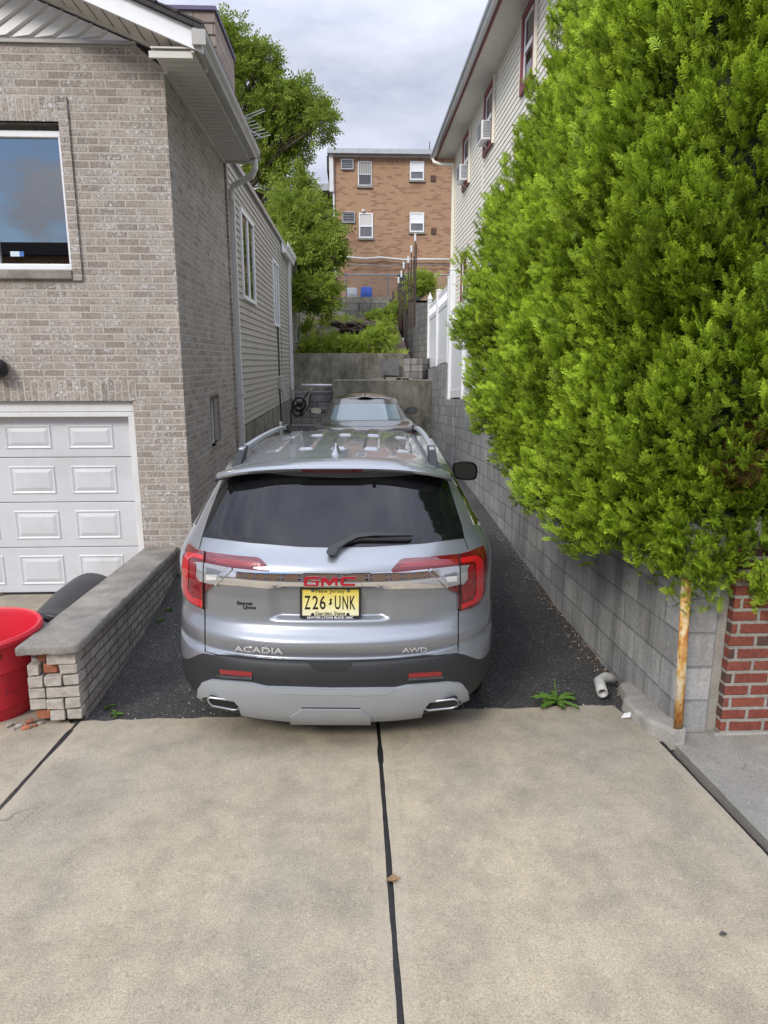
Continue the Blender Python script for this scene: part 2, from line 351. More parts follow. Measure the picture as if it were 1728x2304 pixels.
# ================================================================== GROUND
def apz(y): return .08*(3.85-y)
def ahz(y):
    return float(np.interp(y, [3.7, 3.85, 4.7, 6, 8, 10, 20.5], [0, 0, -.07, -.09, -.04, 0, .02]))
kind(MB().add([(-300, -300, -.6), (300, -300, -.6), (300, 300, -.6), (-300, 300, -.6)], [(0, 1, 2, 3)]).build('ground', M['soil']), 'structure')
XJ = (-1.66, .123, 1.687); YN = -2.2
def slab(name, poly, mat=None, edge=None, ew=.055, th=.14):
    # poly: ccw list of (x,y,zoffset); inner field plus a tooled margin strip of the same slab
    q_ = []
    for a, b in zip(poly, poly[1:]+poly[:1]):       # worn arrises: long edges wander a few millimetres
        L_ = math.hypot(b[0]-a[0], b[1]-a[1]); k = max(1, int(L_/.07)) if L_ > .5 else 1; nx_, ny_ = -(b[1]-a[1])/L_, (b[0]-a[0])/L_
        for i in range(k):
            t = i/k; w_ = 0 if i == 0 else .0035*noise.noise((a[0]*3+t*L_*6, a[1]*3, 2))+.0012*random.uniform(-1, 1); q_.append((a[0]+(b[0]-a[0])*t+nx_*w_, a[1]+(b[1]-a[1])*t+ny_*w_))
    poly = q_
    mb = MB(); n = len(poly); c = Vector((sum(p[0] for p in poly)/n, sum(p[1] for p in poly)/n))
    P3 = lambda x, y, dz=0: (x, y, apz(y)+dz)
    outer = [Vector(p[:2]) for p in poly]; inner = []
    for i in range(n):
        a, b, d = outer[i-1], outer[i], outer[(i+1) % n]
        e1 = (b-a).normalized(); e2 = (d-b).normalized(); n1 = Vector((-e1.y, e1.x)); n2 = Vector((-e2.y, e2.x))
        k = (n1+n2); k = k/(max(.35, k.length_squared/2)) if k.length > 1e-6 else n1
        inner.append(b+k*ew)
    vs = [P3(*p) for p in outer]+[P3(*p) for p in inner]+[P3(p.x, p.y, -th) for p in outer]
    mb.add(vs, [tuple(range(n, 2*n))])
    mb.cur = 1; mb.add(vs, [(i, (i+1) % n, n+(i+1) % n, n+i) for i in range(n)])
    mb.cur = 0; mb.add(vs, [(i, 2*n+i, 2*n+(i+1) % n, (i+1) % n) for i in range(n)])
    return kind(mb.build(name, [mat or M['concrete'], edge or M['concrete_edge']]), 'structure')
g = .011; gr = .006
def edge_line(x0, x1, n, y0, y1, amp=.012):
    return [(x0+(x1-x0)*i/n, y0+(y1-y0)*i/n+(random.uniform(-amp, amp) if 0 < i < n else 0)) for i in range(n+1)]
e1 = edge_line(XJ[1]-g, XJ[0]+g, 24, 3.87, 3.83)
slab('pavement', [(XJ[0]+g, YN), (XJ[1]-g, YN)]+e1)
e2 = edge_line(1.60, XJ[1]+g, 24, 3.90, 3.87)
slab('pavement', [(XJ[1]+g, YN), (XJ[2]-gr, YN), (XJ[2]-gr, 3.45)]+e2)
slab('pavement', [(-7.5, YN), (XJ[0]-g, YN), (XJ[0]-g, 3.80), (-7.5, 3.86)])
slab('pavement', [(XJ[2]+gr, YN), (7.5, YN), (7.5, 3.60), (XJ[2]+gr+.06, 3.60)], M['concrete_grey'], M['concrete_grey'])
jb = MB()
for i, x in enumerate(XJ):
    y1 = (3.80, 3.86, 3.40)[i]
    vs = []; n = 60
    for k in range(n+1):
        y = YN+(y1-YN)*k/n; wv = (g if i < 2 else gr)+.003+abs(random.gauss(0, .0022)); z = apz(y)-.004+random.uniform(-.003, .0045)
        vs += [(x-wv, y, z), (x, y, z+.003), (x+wv, y, z)]
    jb.add(vs, [(3*k+a, 3*k+a+1, 3*k+a+4, 3*k+a+3) for k in range(n) for a in (0, 1)])
kind(jb.build('expansion_joint', M['sealant'], smooth=True), 'structure')
# garage ramp (left drive falling to the door), asphalt alley, street behind the viewer
mb = MB(); mb.add([(-7.5, 3.862, -.005), (-1.70, 3.802, 0), (-1.95, 4.2, -.04), (-2.12, 7.3, -.345), (-7.5, 7.3, -.345)], [(0, 1, 2, 3, 4)])
kind(mb.build('driveway', M['concrete']), 'structure')
mb = MB(); ys = np.concatenate([np.linspace(3.78, 9, 90), np.linspace(9.2, 20.5, 40)]); xs = np.linspace(-2.0, 2.15, 70)
vs = []
for y in ys:
    for x in xs:
        vs.append((x, y, ahz(y)-.012+.008*noise.noise((x*3, y*3, 0))+.010*noise.noise((x*1.1, y*1.1, 5))))
nx = len(xs)
mb.add(vs, [(j*nx+i, j*nx+i+1, (j+1)*nx+i+1, (j+1)*nx+i) for j in range(len(ys)-1) for i in range(nx-1)])
kind(mb.build('asphalt_driveway', M['asphalt'], smooth=True), 'structure')
kind(MB().box(-60, 60, -2.6, -2.2-.012, -.3, apz(YN)).build('kerb', M['concrete_grey'], bevel=.02), 'structure')
kind(MB().box(-60, 60, -13, -2.6, -.4, .33).build('road', M['asphalt']), 'structure')
kind(MB().box(-60, 60, -16, -13, -.4, .45).build('sidewalk', M['concrete_grey']), 'structure')
# concrete lip along the block wall foot, with broken edge
mb = MB(); pts = []
for i in range(25):
    t = i/24; y = 3.36+t*.78; x1 = 1.80+.008*t
    wd = .07+.09*math.sin(math.pi*min(1, t*1.1))+.016*noise.noise((t*7, 0, 4)); h = .05+.035*(1-t)+.008*noise.noise((t*9, 2, 1))
    pts.append((y, x1-wd, x1, max(apz(y), ahz(y) if y > 3.85 else apz(y)), h))
vs = []
for y, xa, xb, z, h in pts: vs += [(xa-.012, y, z-.03), (xa, y, z+h*.75), (xa+.02, y, z+h), (xb, y, z+h+.01), (xb, y, z-.03)]
fs = [(5*i+a, 5*i+a+1, 5*i+a+6, 5*i+a+5) for i in range(24) for a in range(4)]+[(0, 1, 2, 3, 4), tuple(120+q for q in (4, 3, 2, 1, 0))]
mb.add(vs, fs); FOOT = mb
# terraces and planted bank behind
def bank(name, mat, xs, ys, fz, amp=.05, sc=1.2):
    mb = MB(); vs = []
    for y in ys:
        for x in xs: vs.append((x, y, fz(x, y)+amp*noise.fractal((x*sc, y*sc, 3), 1., 2., 4)))
    nx = len(xs); mb.add(vs, [(j*nx+i, j*nx+i+1, (j+1)*nx+i+1, (j+1)*nx+i) for j in range(len(ys)-1) for i in range(nx-1)])
    return kind(mb.build(name, mat, smooth=True), 'structure')
bank('hillside', M['soil'], np.linspace(-14, 1.62, 60), np.linspace(20.25, 28.1, 40), lambda x, y: float(np.interp(y, [20, 21, 24, 28.2], [2.22, 2.3, 2.95, 3.85])), .14, 1.6)
bank('upper_terrace', M['soil'], np.linspace(-30, 30, 24), np.linspace(29.3, 75, 20), lambda x, y: 4.55, .04)
bank('planting_soil', M['soil'], np.linspace(2.24, 12, 20), np.linspace(3.75, 21, 30), lambda x, y: 1.12 if y > 4 else 1.1, .05)

# ================================================================== BRICK HOUSE (left)
HX, HY = -1.70, 7.05
house = thing('brick_house', 'taupe brick house with white garage door and long tan siding wing left of the alley', 'house', (-3.6, 7.05, -.34))
wx0 = -8.0; xw = -2.675; dx = -2.205
mb = MB()
def wall_y(x0, x1, z0, z1): mb.box(x0, x1, HY, HY+.32, z0, z1)
wall_y(dx, HX, -.6, 1.72)
wall_y(wx0, HX, 1.72, 2.90)
wall_y(xw, HX, 2.90, 4.25)
wall_y(wx0, -4.95, 2.90, 4.25)
wall_y(wx0, HX, 4.25, 4.60)
mb.prism([(wx0, HY, 4.60), (HX, HY, 4.60), (HX, HY, 4.70), (-2.0, HY, 4.935), (wx0, HY, 4.91)], (0, .32, 0))
def wall_x(y0, y1, z0, z1): mb.box(HX-.32, HX, y0, y1, z0, z1)
y0 = HY+.32
wall_x(y0, 8.30, -.6, 4.76); wall_x(8.88, 9.98, -.6, 4.76); wall_x(8.30, 8.88, -.6, 1.10); wall_x(8.30, 8.88, 1.70, 4.76)
mb.box(HX-.06, HX+.03, 9.98, 10.10, -.4, 4.70)
mb.build('brick_wall', M['brick'], house)
swap = lambda co, q, a: (q[1], q[0]) if a == 1 else (q[0], q[1])
mb = MB(); mb.box(wx0, -2.16, HY-.004, HY+.05, 1.72, 1.925); mb.build('door_lintel', M['brick'], house, uvf=lambda co, q, a: (q[1]-1.72+.002, q[0]))
mb = MB(); mb.box(wx0, xw-.002, HY-.006, HY+.05, 4.25, 4.452); mb.build('window_lintel', M['brick'], house, uvf=lambda co, q, a: (q[1]-4.25+.002, q[0]))
mb = MB(); mb.box(xw, xw+.088, HY-.025, HY+.05, 2.86, 4.452); mb.build('window_surround', M['brick'], house, uvf=lambda co, q, a: (q[0]-xw+.008, q[1]))
# big front window
win = MB().box(-4.95, xw, HY+.16, HY+.2, 4.20, 4.25).build('window', M['old_wood'], house)
mb = MB(); fw_ = .055; zz0, zz1 = 2.965, 4.19
mb.box(-4.95, xw-.012, HY+.06, HY+.13, zz0, zz0+fw_); mb.box(-4.95, xw-.012, HY+.06, HY+.13, zz1-fw_, zz1)
mb.box(xw-.012-fw_*.7, xw-.012, HY+.06, HY+.13, zz0+fw_, zz1-fw_); mb.box(-3.46, -3.385, HY+.06, HY+.13, zz0+fw_, zz1-fw_); mb.box(-4.95, -4.9, HY+.06, HY+.13, zz0+fw_, zz1-fw_)
mb.build('frame', M['white_clean'], win, bevel=.006)
MB().box(-4.90, xw-.05, HY+.095, HY+.10, zz0+fw_, zz1-fw_).build('pane', M['glass'], win)
mb = MB(); n = 60; vs = []
for i in range(n+1):
    x = -4.9+(xw+4.9)*i/n; yy = HY+.26+.02*math.sin(i*1.1)
    vs += [(x, yy, zz0-.05), (x, yy, zz1+.05)]
mb.add(vs, [(2*i, 2*i+2, 2*i+3, 2*i+1) for i in range(n)]); mb.build('curtain', M['curtain'], win, smooth=True)
MB().box(-4.97, xw+.0, HY-.045, HY+.16, 2.868, 2.955).build('window_sill', M['coping'], house, bevel=.012)
sp0 = at_y(22, 543, HY+.09); sp1 = at_y(52, 554, HY+.09)
st = MB().box(sp0.x, sp0.x+.085, HY+.088, HY+.093, sp1.z, sp0.z).build('window_sticker', flat('sticker_white', (.62, .70, .78), .4), win)
MB().box(sp0.x+.085, sp1.x, HY+.088, HY+.093, sp1.z, sp0.z).build('window_sticker', flat('sticker_blue', (.06, .16, .45), .4), win)
# garage door
gz0, gz1 = -.335, 1.56; gy = HY+.13
door = MB().box(-4.75, dx-.075, gy+.03, gy+.07, gz0, gz1).build('garage_door', M['door_white'], house)
secs = [gz0+.02, gz0+.02+.5, gz0+.02+.985, gz0+.02+1.455, gz1]
pw = .625
for k in range(4):
    za, zb = secs[k], secs[k+1]; mb = MB()
    mb.box(-4.75, dx-.075, gy, gy+.03, za+.004, zb-.004)
    sec = mb.build('door_section', M['door_white'], door, bevel=.004)
    pb = MB(); x = dx-.075-.20
    while x > -4.7:
        xa, xb, a, b = x-.44, x, za+.10, zb-.10
        if xa > -4.7:
            q = lambda i_, y_: [(xa+i_, y_, a+i_), (xb-i_, y_, a+i_), (xb-i_, y_, b-i_), (xa+i_, y_, b-i_)]
            lv = [q(-.012, gy-.0012), q(0, gy-.010), q(.018, gy-.002), q(.055, gy-.012)]
            base = len(pb.v); pb.v += [p for l in lv for p in l]
            for l in range(3):
                for c_ in range(4): pb.f.append((base+4*l+c_, base+4*l+(c_+1) % 4, base+4*l+4+(c_+1) % 4, base+4*l+4+c_)); pb.mi.append(0)
            pb.f.append(tuple(base+12+c_ for c_ in range(4))); pb.mi.append(0)
        x -= pw
    pb.build('raised_panel', M['door_white'], sec)
mb = MB(); mb.box(dx-.07, dx-.002, HY+.03, HY+.16, gz0, 1.56); mb.box(-4.8, dx-.002, HY+.03, HY+.2, 1.56, 1.605)
mb.box(-4.8, dx-.002, HY+.045, HY+.2, 1.61, 1.72); mb.build('door_trim', M['white'], house, bevel=.005)
MB().box(-4.75, dx-.075, gy-.004, gy+.03, gz0-.012, gz0+.022).build('bottom_seal', M['black_plastic'], door)
hp = at_y(12, 1285, gy-.02); mb = MB(); mb.tube([hp+Vector((-.35, -.03, -.02)), hp+Vector((-.06, -.03, -.02)), hp+Vector((-.03, -.03, .02)), hp+Vector((.0, -.02, .03))], .012); mb.build('door_handle', M['rebar'], door, smooth=True)
# side window, decayed
sw = MB().box(HX-.22, HX-.05, 8.30, 8.33, 1.10, 1.70).build('side_window', M['old_wood'], house)
mb = MB(); mb.box(HX-.16, HX-.03, 8.70, 8.88, 1.13, 1.66); mb.box(HX-.2, HX-.03, 8.34, 8.88, 1.66, 1.70); mb.build('shutter_board', M['old_wood'], sw, bevel=.008)
mb = MB(); mb.box(HX-.08, HX-.05, 8.34, 8.37, 1.12, 1.66); mb.box(HX-.08, HX-.05, 8.37, 8.68, 1.12, 1.15); mb.box(HX-.08, HX-.05, 8.65, 8.68, 1.15, 1.66); mb.build('frame', M['white'], sw)
MB().box(HX-.07, HX-.065, 8.37, 8.65, 1.15, 1.66).build('pane', M['glass_dark'], sw)
mb = MB(); mb.box(HX-.25, HX-.20, 8.30, 8.60, 1.10, 1.70); mb.build('dark_backing', M['dark'], sw)
MB().box(HX-.2, HX+.012, 8.32, 8.70, 1.075, 1.10).build('sill', M['stone'], sw)
# wall lamp at the left edge
lp = at_y(-6, 796, HY-.09); mb = MB(); mb.lathe([(0, .09), (.05, .085), (.085, .05), (.095, 0), (.085, -.05), (.05, -.085), (0, -.09)], 20, lp); mb.box(lp.x-.05, lp.x+.05, HY-.06, HY, lp.z-.06, lp.z+.06)
mb.build('wall_lamp', M['dark_metal'], house, smooth=True)
# gable infill, rake soffit, fascia
YF = 6.60; SL = .392
def rz(x): return 4.665+SL*(-1.255-x)      # underside of the rake overhang along the slope
gb = MB(); 
gb.prism([(wx0, HY-.012, 4.905), (-1.96, HY-.012, 4.905), (wx0, HY-.012, 4.905+SL*(-1.96-wx0))], (0, .06, 0)); gab = gb.build('gable', M['white_clean'], house)
mb = MB(); ang = R(33)
for i in range(30):      # slanting gable boards as lapped strips
    x = -2.05-i*.20; z = 4.925; L_ = .2
    top = lambda xx: 4.905+SL*(-1.96-xx)
    dx_, dz_ = math.cos(ang), math.sin(ang); t_ = max(0, (top(x)-z)/(dz_+SL*dx_))-.01
    if t_ < .03: continue
    a = Vector((x, HY-.014, z)); b = a+Vector((dx_*t_, 0, dz_*t_))
    mb.add([a, b, b+Vector((-.006, -.030, .012)), a+Vector((-.006, -.030, .012)), a+Vector((-.19, -.004, .0)), b+Vector((-.19, -.004, .0))], [(0, 1, 2, 3), (3, 2, 5, 4)])
mb.build('gable_board', M['white'], gab, recalc=False)
MB().box(wx0, -1.93, HY-.03, HY-.0, 4.885, 4.91).build('gable_trim', M['gutter'], gab)
xr = -1.255
sf = MB(); n = 46
for i in range(n):
    xa = xr-.05-i*.135; xb = xa-.117
    sf.hexa([(xb, YF+.03, rz(xb)+.012), (xa, YF+.03, rz(xa)+.012), (xa, HY, rz(xa)+.012), (xb, HY, rz(xb)+.012), (xb, YF+.03, rz(xb)+.03), (xa, YF+.03, rz(xa)+.03), (xa, HY, rz(xa)+.03), (xb, HY, rz(xb)+.03)])
sof = sf.build('rake_soffit', M['soffit'], house)
mb = MB(); mb.bar((xr-.05, HY-.02, rz(xr-.05)), (wx0, HY-.02, rz(wx0)), .05, .03); mb.bar((xr-.05, (YF+HY)/2+.03, rz(xr-.05)+.045), (wx0, (YF+HY)/2+.03, rz(wx0)+.045), HY-YF-.06, .012); mb.build('soffit_trim', M['soffit'], sof)
mb = MB(); fh = .155
mb.prism([(xr, YF, rz(xr)-.005), (xr, YF, rz(xr)+fh), (wx0, YF, rz(wx0)+fh), (wx0, YF, rz(wx0)-.005)], (0, .03, 0)); mb.build('rake_fascia', M['white_clean'], house)
# roof slabs
mb = MB(); zt = lambda x: rz(x)+fh+.004; XR = -6.2
mb.hexa([(XR, YF-.05, zt(XR)), (xr+.03, YF-.05, zt(xr)-.012), (xr+.03, 10.0, zt(xr)-.012), (XR, 10.0, zt(XR)), (XR, YF-.05, zt(XR)+.05), (xr+.03, YF-.05, zt(xr)+.022), (xr+.03, 10.0, zt(xr)+.022), (XR, 10.0, zt(XR)+.05)])
roof = mb.build('roof', M['shingle'], house)
mb = MB()
for i in range(26):
    xx = xr+.02-i*.18; mb.prism([(xx, YF-.06, zt(xx)+.038), (xx-.2, YF-.06, zt(xx-.2)+.042), (xx-.2, YF-.06, zt(xx-.2)+.055), (xx, YF-.06, zt(xx)+.062)], (0, 3.5, 0))
mb.build('shingle_course', M['shingle'], roof)
# shingled chimney box
ca, cb, cc = at_y(318, 12, 11), at_y(462, 10, 11), 6.0
ch = MB().box(ca.x, cb.x, 11, 12.6, cc-1, ca.z-.05).build('chimney', M['shingle_tan'], house)
MB().box(ca.x-.03, cb.x+.03, 10.96, 12.64, ca.z-.05, ca.z+.0).build('chimney_cap', pm('purple_cap', (.10, .08, .16), .6), ch)
mb = MB()
for k in range(7): mb.box(ca.x-.012, cb.x+.012, 10.985, 11.0, ca.z-.05-.15*(k+1), ca.z-.05-.15*(k+1)+.02)
mb.build('shingle_lip', M['shingle_tan'], ch)
# side eave: level soffit, fascia, gutter
mb = MB()
for i in range(31): mb.box(HX-.0, -1.335, YF+.06+i*.108, YF+.06+i*.108+.094, 4.685, 4.70)
es = mb.build('eave_soffit', M['soffit'], house)
mb = MB(); mb.box(HX, -1.335, YF+.02, 9.95, 4.70, 4.712); mb.box(HX+.0, HX+.03, HY, 9.95, 4.66, 4.685); mb.box(-1.36, -1.335, YF+.02, 9.97, 4.67, 4.685); mb.box(HX-.3, -1.34, 9.93, 9.96, 4.66, 4.86)
mb.box(HX-.02, -1.35, YF+.035, YF+.06, 4.632, 4.684)
mb.build('soffit_trim', M['soffit'], es)
def kgutter(mb, x, y0, y1, z, s=1, w=.115, h=.115):
    prof = [(0, h), (0, 0), (w*.62, 0), (w*.72, h*.35), (w*.95, h*.6), (w, h*.8), (w, h), (w*.9, h), (w*.9, h*.8), (w*.62, h*.30), (w*.55, .008), (.006, .008), (.006, h)]
    mb.prism([(x+s*a, y0, z+b) for a, b in prof], (0, y1-y0, 0))
mb = MB(); kgutter(mb, -1.33, YF-.06, 9.98, 4.70); mb.box(-1.33, -1.215, YF-.064, YF-.06, 4.70, 4.815); mb.box(-1.33, -1.215, 9.98, 9.984, 4.70, 4.815)
mb.build('gutter', M['gutter'], house)
mb = MB(); mb.add([(-1.335, YF-.02, 4.70), (-1.335, YF-.02, 4.84), (-1.235, YF-.05, 4.86), (-1.235, YF-.05, 4.82)], [(0, 1, 2, 3)]); mb.build('gutter_end', M['white_clean'], house)
# downspout beside the brick corner
def rbar(mb, pts, wx=.075, wy=.055):
    for a, b in zip(pts[:-1], pts[1:]): mb.bar(a, b, wx, wy, (0, 1, 0))
mb = MB(); xs_ = HX+.045
path = [(-1.28, 9.90, 4.70), (-1.28, 9.92, 4.60), (-1.33, 9.98, 4.52), (-1.60, 10.14, 4.44), (-1.645, 10.17, 4.37), (-1.645, 10.17, 4.25)]
mb.tube(path, .043, 10)
mb.box(-1.685, -1.605, 10.14, 10.20, .1, 4.27); mb.build('downspout', M['white'], house, bevel=.008)
mb = MB(); mb.box(-1.72, -1.585, 10.13, 10.21, 1.63, 1.67); mb.build('downspout_strap', M['white'], house)
# siding wing: lapped boards as real sawtooth courses
def siding(mb, axis, c, a0, a1, z0, z1, s=1, rev=.1016, lap=.016, topf=None):
    # axis 'x': plane x=c facing s; boards run along y a0..a1
    z = z0; k = 0
    while z < z1-.01:
        zt_ = min(z+rev, z1)
        aa, bb = a0, a1
        if topf: aa, bb = topf(z, zt_)
        if bb-aa > .02:
            pr = [(0, z-.0), (lap, z), (lap, z+.006), (.004, zt_-.007), (-.004, zt_-.005), (-.004, zt_)]
            if axis == 'x': vs = [(c+s*o_, y_, q) for y_ in (aa, bb) for o_, q in pr]
            else: vs = [(x_, c+s*o_, q) for x_ in (aa, bb) for o_, q in pr]
            n_ = len(pr); mb.add(vs, [(i, i+1, n_+i+1, n_+i) for i in range(n_-1)])
        z += rev
SX = -1.76
wing = MB().box(SX-.25, SX-.02, 10.1, 23.6, -.2, 4.95).build('siding_backing', M['dark'], house)
mb = MB(); siding(mb, 'x', SX, 10.11, 23.6, 1.12, 4.92); siding(mb, 'y', 23.6, SX-.3, SX, 1.12, 4.92, 1)
mb.build('siding_wall', M['vinyl_tan'], house)
mb = MB(); mb.box(SX-.02, SX+.01, 10.1, 23.55, -.2, 1.10); mb.build('foundation', M['concrete_old'], house)
for bx_ in ((SX+.0, SX+.03, 10.1, 10.13, 1.12, 4.7), (SX+.0, SX+.024, 17.2, 17.23, 1.12, 4.92), (SX-.0, SX+.03, 23.55, 23.62, 1.12, 4.95)): MB().box(*bx_).build('corner_post', M['vinyl_tan'], house)
mb = MB(); mb.box(-6.5, SX+.05, 10.02, 23.7, 4.95, 5.03); mb.box(-6.5, -2.4, 10.05, 23.7, 5.03, 5.4); mb.build('wing_roof', M['gutter'], house)
mb = MB(); kgutter(mb, SX+.03, 17.8, 20.2, 4.70, 1, .16, .25); mb.build('wing_gutter', M['white'], house)
mb = MB(); mb.box(SX+.02, SX+.10, 21.6, 23.6, 4.60, 4.92); mb.build('wing_fascia', M['gutter'], house)
def side_window(y0, y1, z0, z1, mull=True):
    wo = MB().box(SX-.05, SX+.005, y0, y1, z0, z1).build('side_window', M['dark'], house)
    mb = MB(); t = .055
    mb.box(SX, SX+.045, y0-.03, y1+.03, z1-.02, z1+.04); mb.box(SX, SX+.045, y0-.03, y1+.03, z0-.04, z0+.02)
    mb.box(SX, SX+.04, y0-.03, y0+t, z0+.02, z1-.02); mb.box(SX, SX+.04, y1-t, y1+.03, z0+.02, z1-.02)
    if mull: mb.box(SX, SX+.036, (y0+y1)/2-.045, (y0+y1)/2+.045, z0+.02, z1-.02)
    mb.build('frame', M['white_clean'], wo)
    MB().box(SX+.012, SX+.016, y0+t, y1-t, z0+.02, z1-.02).build('pane', M['glass'], wo)
    MB().box(SX+.006, SX+.009, y0+t, y1-t, z0+.02, z1-.02).build('window_blind', pm('blind', (.34, .27, .22), .9, var=.15, vs=4), wo)
side_window(11.5, 12.85, 3.12, 4.40); side_window(15.86, 16.85, 2.92, 4.25); side_window(21.9, 23.2, 2.72, 3.84, False)
mb = MB(); mb.box(SX+.03, SX+.11, 19.25, 19.33, 1.35, 4.75); mb.bar((SX+.07, 19.29, 1.38), (SX+.08, 19.8, .35), .08, .06); mb.bar((SX+.07, 19.79, .38), (SX+.07, 20.0, .05), .08, .06); mb.build('downspout', M['white'], house)
mb = MB(); cy_ = 16.4
mb.tube([(SX+.03, cy_, 2.9), (SX+.035, cy_-.02, 2.3), (SX+.03, cy_+.02, 1.75)], .014, 6); mb.tube([(SX+.03, cy_-.12, 2.86), (SX+.035, cy_-.10, 2.3), (SX+.03, cy_-.04, 1.75)], .01, 6); mb.tube([(SX+.03, cy_, 1.5), (SX+.035, cy_, .9), (SX+.04, cy_+.03, .6)], .016, 6); mb.build('cable', M['cable'], house)
MB().box(SX+.012, SX+.10, cy_-.14, cy_+.10, 1.48, 1.78).build('electric_box', M['gutter'], house, bevel=.01)
MB().tube([(SX+.05, cy_-.35, .75), (SX+.05, cy_-.35, .62), (SX+.06, cy_-.36, .3), (SX+.06, cy_-.36, .02)], .04, 8).build('vent_pipe', M['white'], house, smooth=True)
# roof aerial
an = at_y(545, 262, 12.2); mb = MB()
a0, a1 = at_y(530, 275, 12.2), at_y(566, 298, 12.2)
mb.tube([a0-(a1-a0)*.9, a1], .012, 6)
for t_ in np.linspace(-.75, .95, 8):
    c_ = a0+(a1-a0)*t_; e_ = at_y(575, 238, 12.2)-at_y(535, 248, 12.2); mb.tube([c_-e_*.42, c_+e_*(.72-.2*t_)], .006, 5)
b0 = at_y(532, 250, 12.2); b1 = at_y(570, 235, 12.2); mb.tube([b0, b1, b1+Vector((.015, 0, -.03)), b0+Vector((.0, 0, -.05))], .007, 5)
mb.tube([a0-(a1-a0)*.3, a0-(a1-a0)*.3+Vector((-.1, 0, -.9))], .02, 6)
mb.build('tv_antenna', M['aluminium'], house)

# ================================================================== LOW BRICK GARDEN WALL
gw = thing('garden_wall', 'low crumbling brick wall with grey stone coping between garage and alley', 'garden wall', (-1.8, 3.86, 0))
A = Vector((-1.635, 3.86)); B = Vector((-1.88, 7.045)); TH = .275
dv = (B-A).normalized(); nv = Vector((-dv.y, dv.x)); Ln = (B-A).length
def gwp(s, o, z): p = A+dv*s+nv*o; return (p.x, p.y, z)
def top(s): return .455-.295*s/Ln
def bot(s): return .02-.10*min(1, s/.8)
mb = MB(); rowz = .0677
mb.hexa([gwp(.02, 0, -.15), gwp(Ln, 0, -.5), gwp(Ln, TH, -.6), gwp(.02, TH, -.15), gwp(.02, 0, top(0)-.002), gwp(Ln, 0, top(Ln)-.002), gwp(Ln, TH, top(Ln)-.002), gwp(.02, TH, top(0)-.002)])
def uvl(co, q, a):
    s = (Vector(co[:2])-A).dot(dv); return (s, co[2]+.093*s+.03) if a != 1 else (q[0], q[1])
mb.build('brick_body', M['brick_wall_low'], gw, uvf=uvl)
# ragged end: individual bricks, some broken to orange
rows = [(.028, 1), (.100, 0), (.172, 0), (.245, 0), (.318, 2), (.385, 3)]
pale = MB(); orange = MB()
def brk(mb, o0, o1, z0, z1, s0=-.05, s1=.03):
    j = lambda: random.uniform(-.004, .004)
    s0 += random.uniform(-.008, .006)
    mb.hexa([gwp(s0+j(), o0+j(), z0+j()), gwp(s1, o0, z0), gwp(s1, o1, z0), gwp(s0+j(), o1+j(), z0+j()), gwp(s0+j(), o0+j(), z1+j()), gwp(s1, o0, z1), gwp(s1, o1, z1), gwp(s0+j(), o1+j(), z1+j())])
h = .062
for z, t in rows:
    z1 = z+h
    if t == 1: brk(pale, 0, .085, z, z1); brk(pale, .093, .175, z, z1); brk(orange, .183, .265, z, z1, -.03)
    elif t == 0: brk(pale, 0, .085 if z != .172 else .185, z, z1); (brk(pale, .093, .19, z, z1) if z != .172 else None); brk(pale, .198, .285, z, z1)
    elif t == 2: brk(pale, 0, .10, z, z1); brk(orange, .118, .20, z+.0, z1-.008, -.025); brk(pale, .215, .275, z, z1)
    elif t == 3: brk(pale, -.0, .165, z, z1); brk(orange, .18, .225, z, z1-.006, -.01)
z = .449
pale.build('end_brick', M['brick_pale'], gw, bevel=.004); orange.build('broken_brick', M['brick_orange'], gw, bevel=.01)
mb = MB(); brk(mb, 0, .085, .452, .47, -.03); brk(mb, .10, .27, .452, .47, -.06); mb.build('end_brick', M['brick_wall_low'], gw, bevel=.004)
# coping slab, chipped front edge
cp = MB(); vs = []; ns = 40
outl = []
for i in range(ns+1):
    s = -.075+(Ln+.07)*i/ns; outl.append((s, -.03))
for i in range(ns+1):
    s = -.085+(Ln+.08)*(1-i/ns); outl.append((s, TH+.04))
front = [(-.10+random.uniform(-.012, .012), o) for o in np.linspace(TH+.02, -.01, 9)]
outl = outl+front
n = len(outl); T = .052
lo = [gwp(s, o, top(s)+.002) for s, o in outl]; hi = [gwp(s, o, top(s)+T-.012) for s, o in outl]
ins = [gwp(s+(.012 if s < 0 else 0), o+(.010 if o < .1 else -.010), top(s)+T+.004*noise.noise((s*9, o*9, 1))) for s, o in outl]
cp.add(lo+hi+ins, [tuple(range(n-1, -1, -1))]+[(i, (i+1) % n, n+(i+1) % n, n+i) for i in range(n)]+[(n+i, n+(i+1) % n, 2*n+(i+1) % n, 2*n+i) for i in range(n)]+[tuple(range(2*n, 3*n))])
cp.build('coping', M['coping'], gw, auto=50)
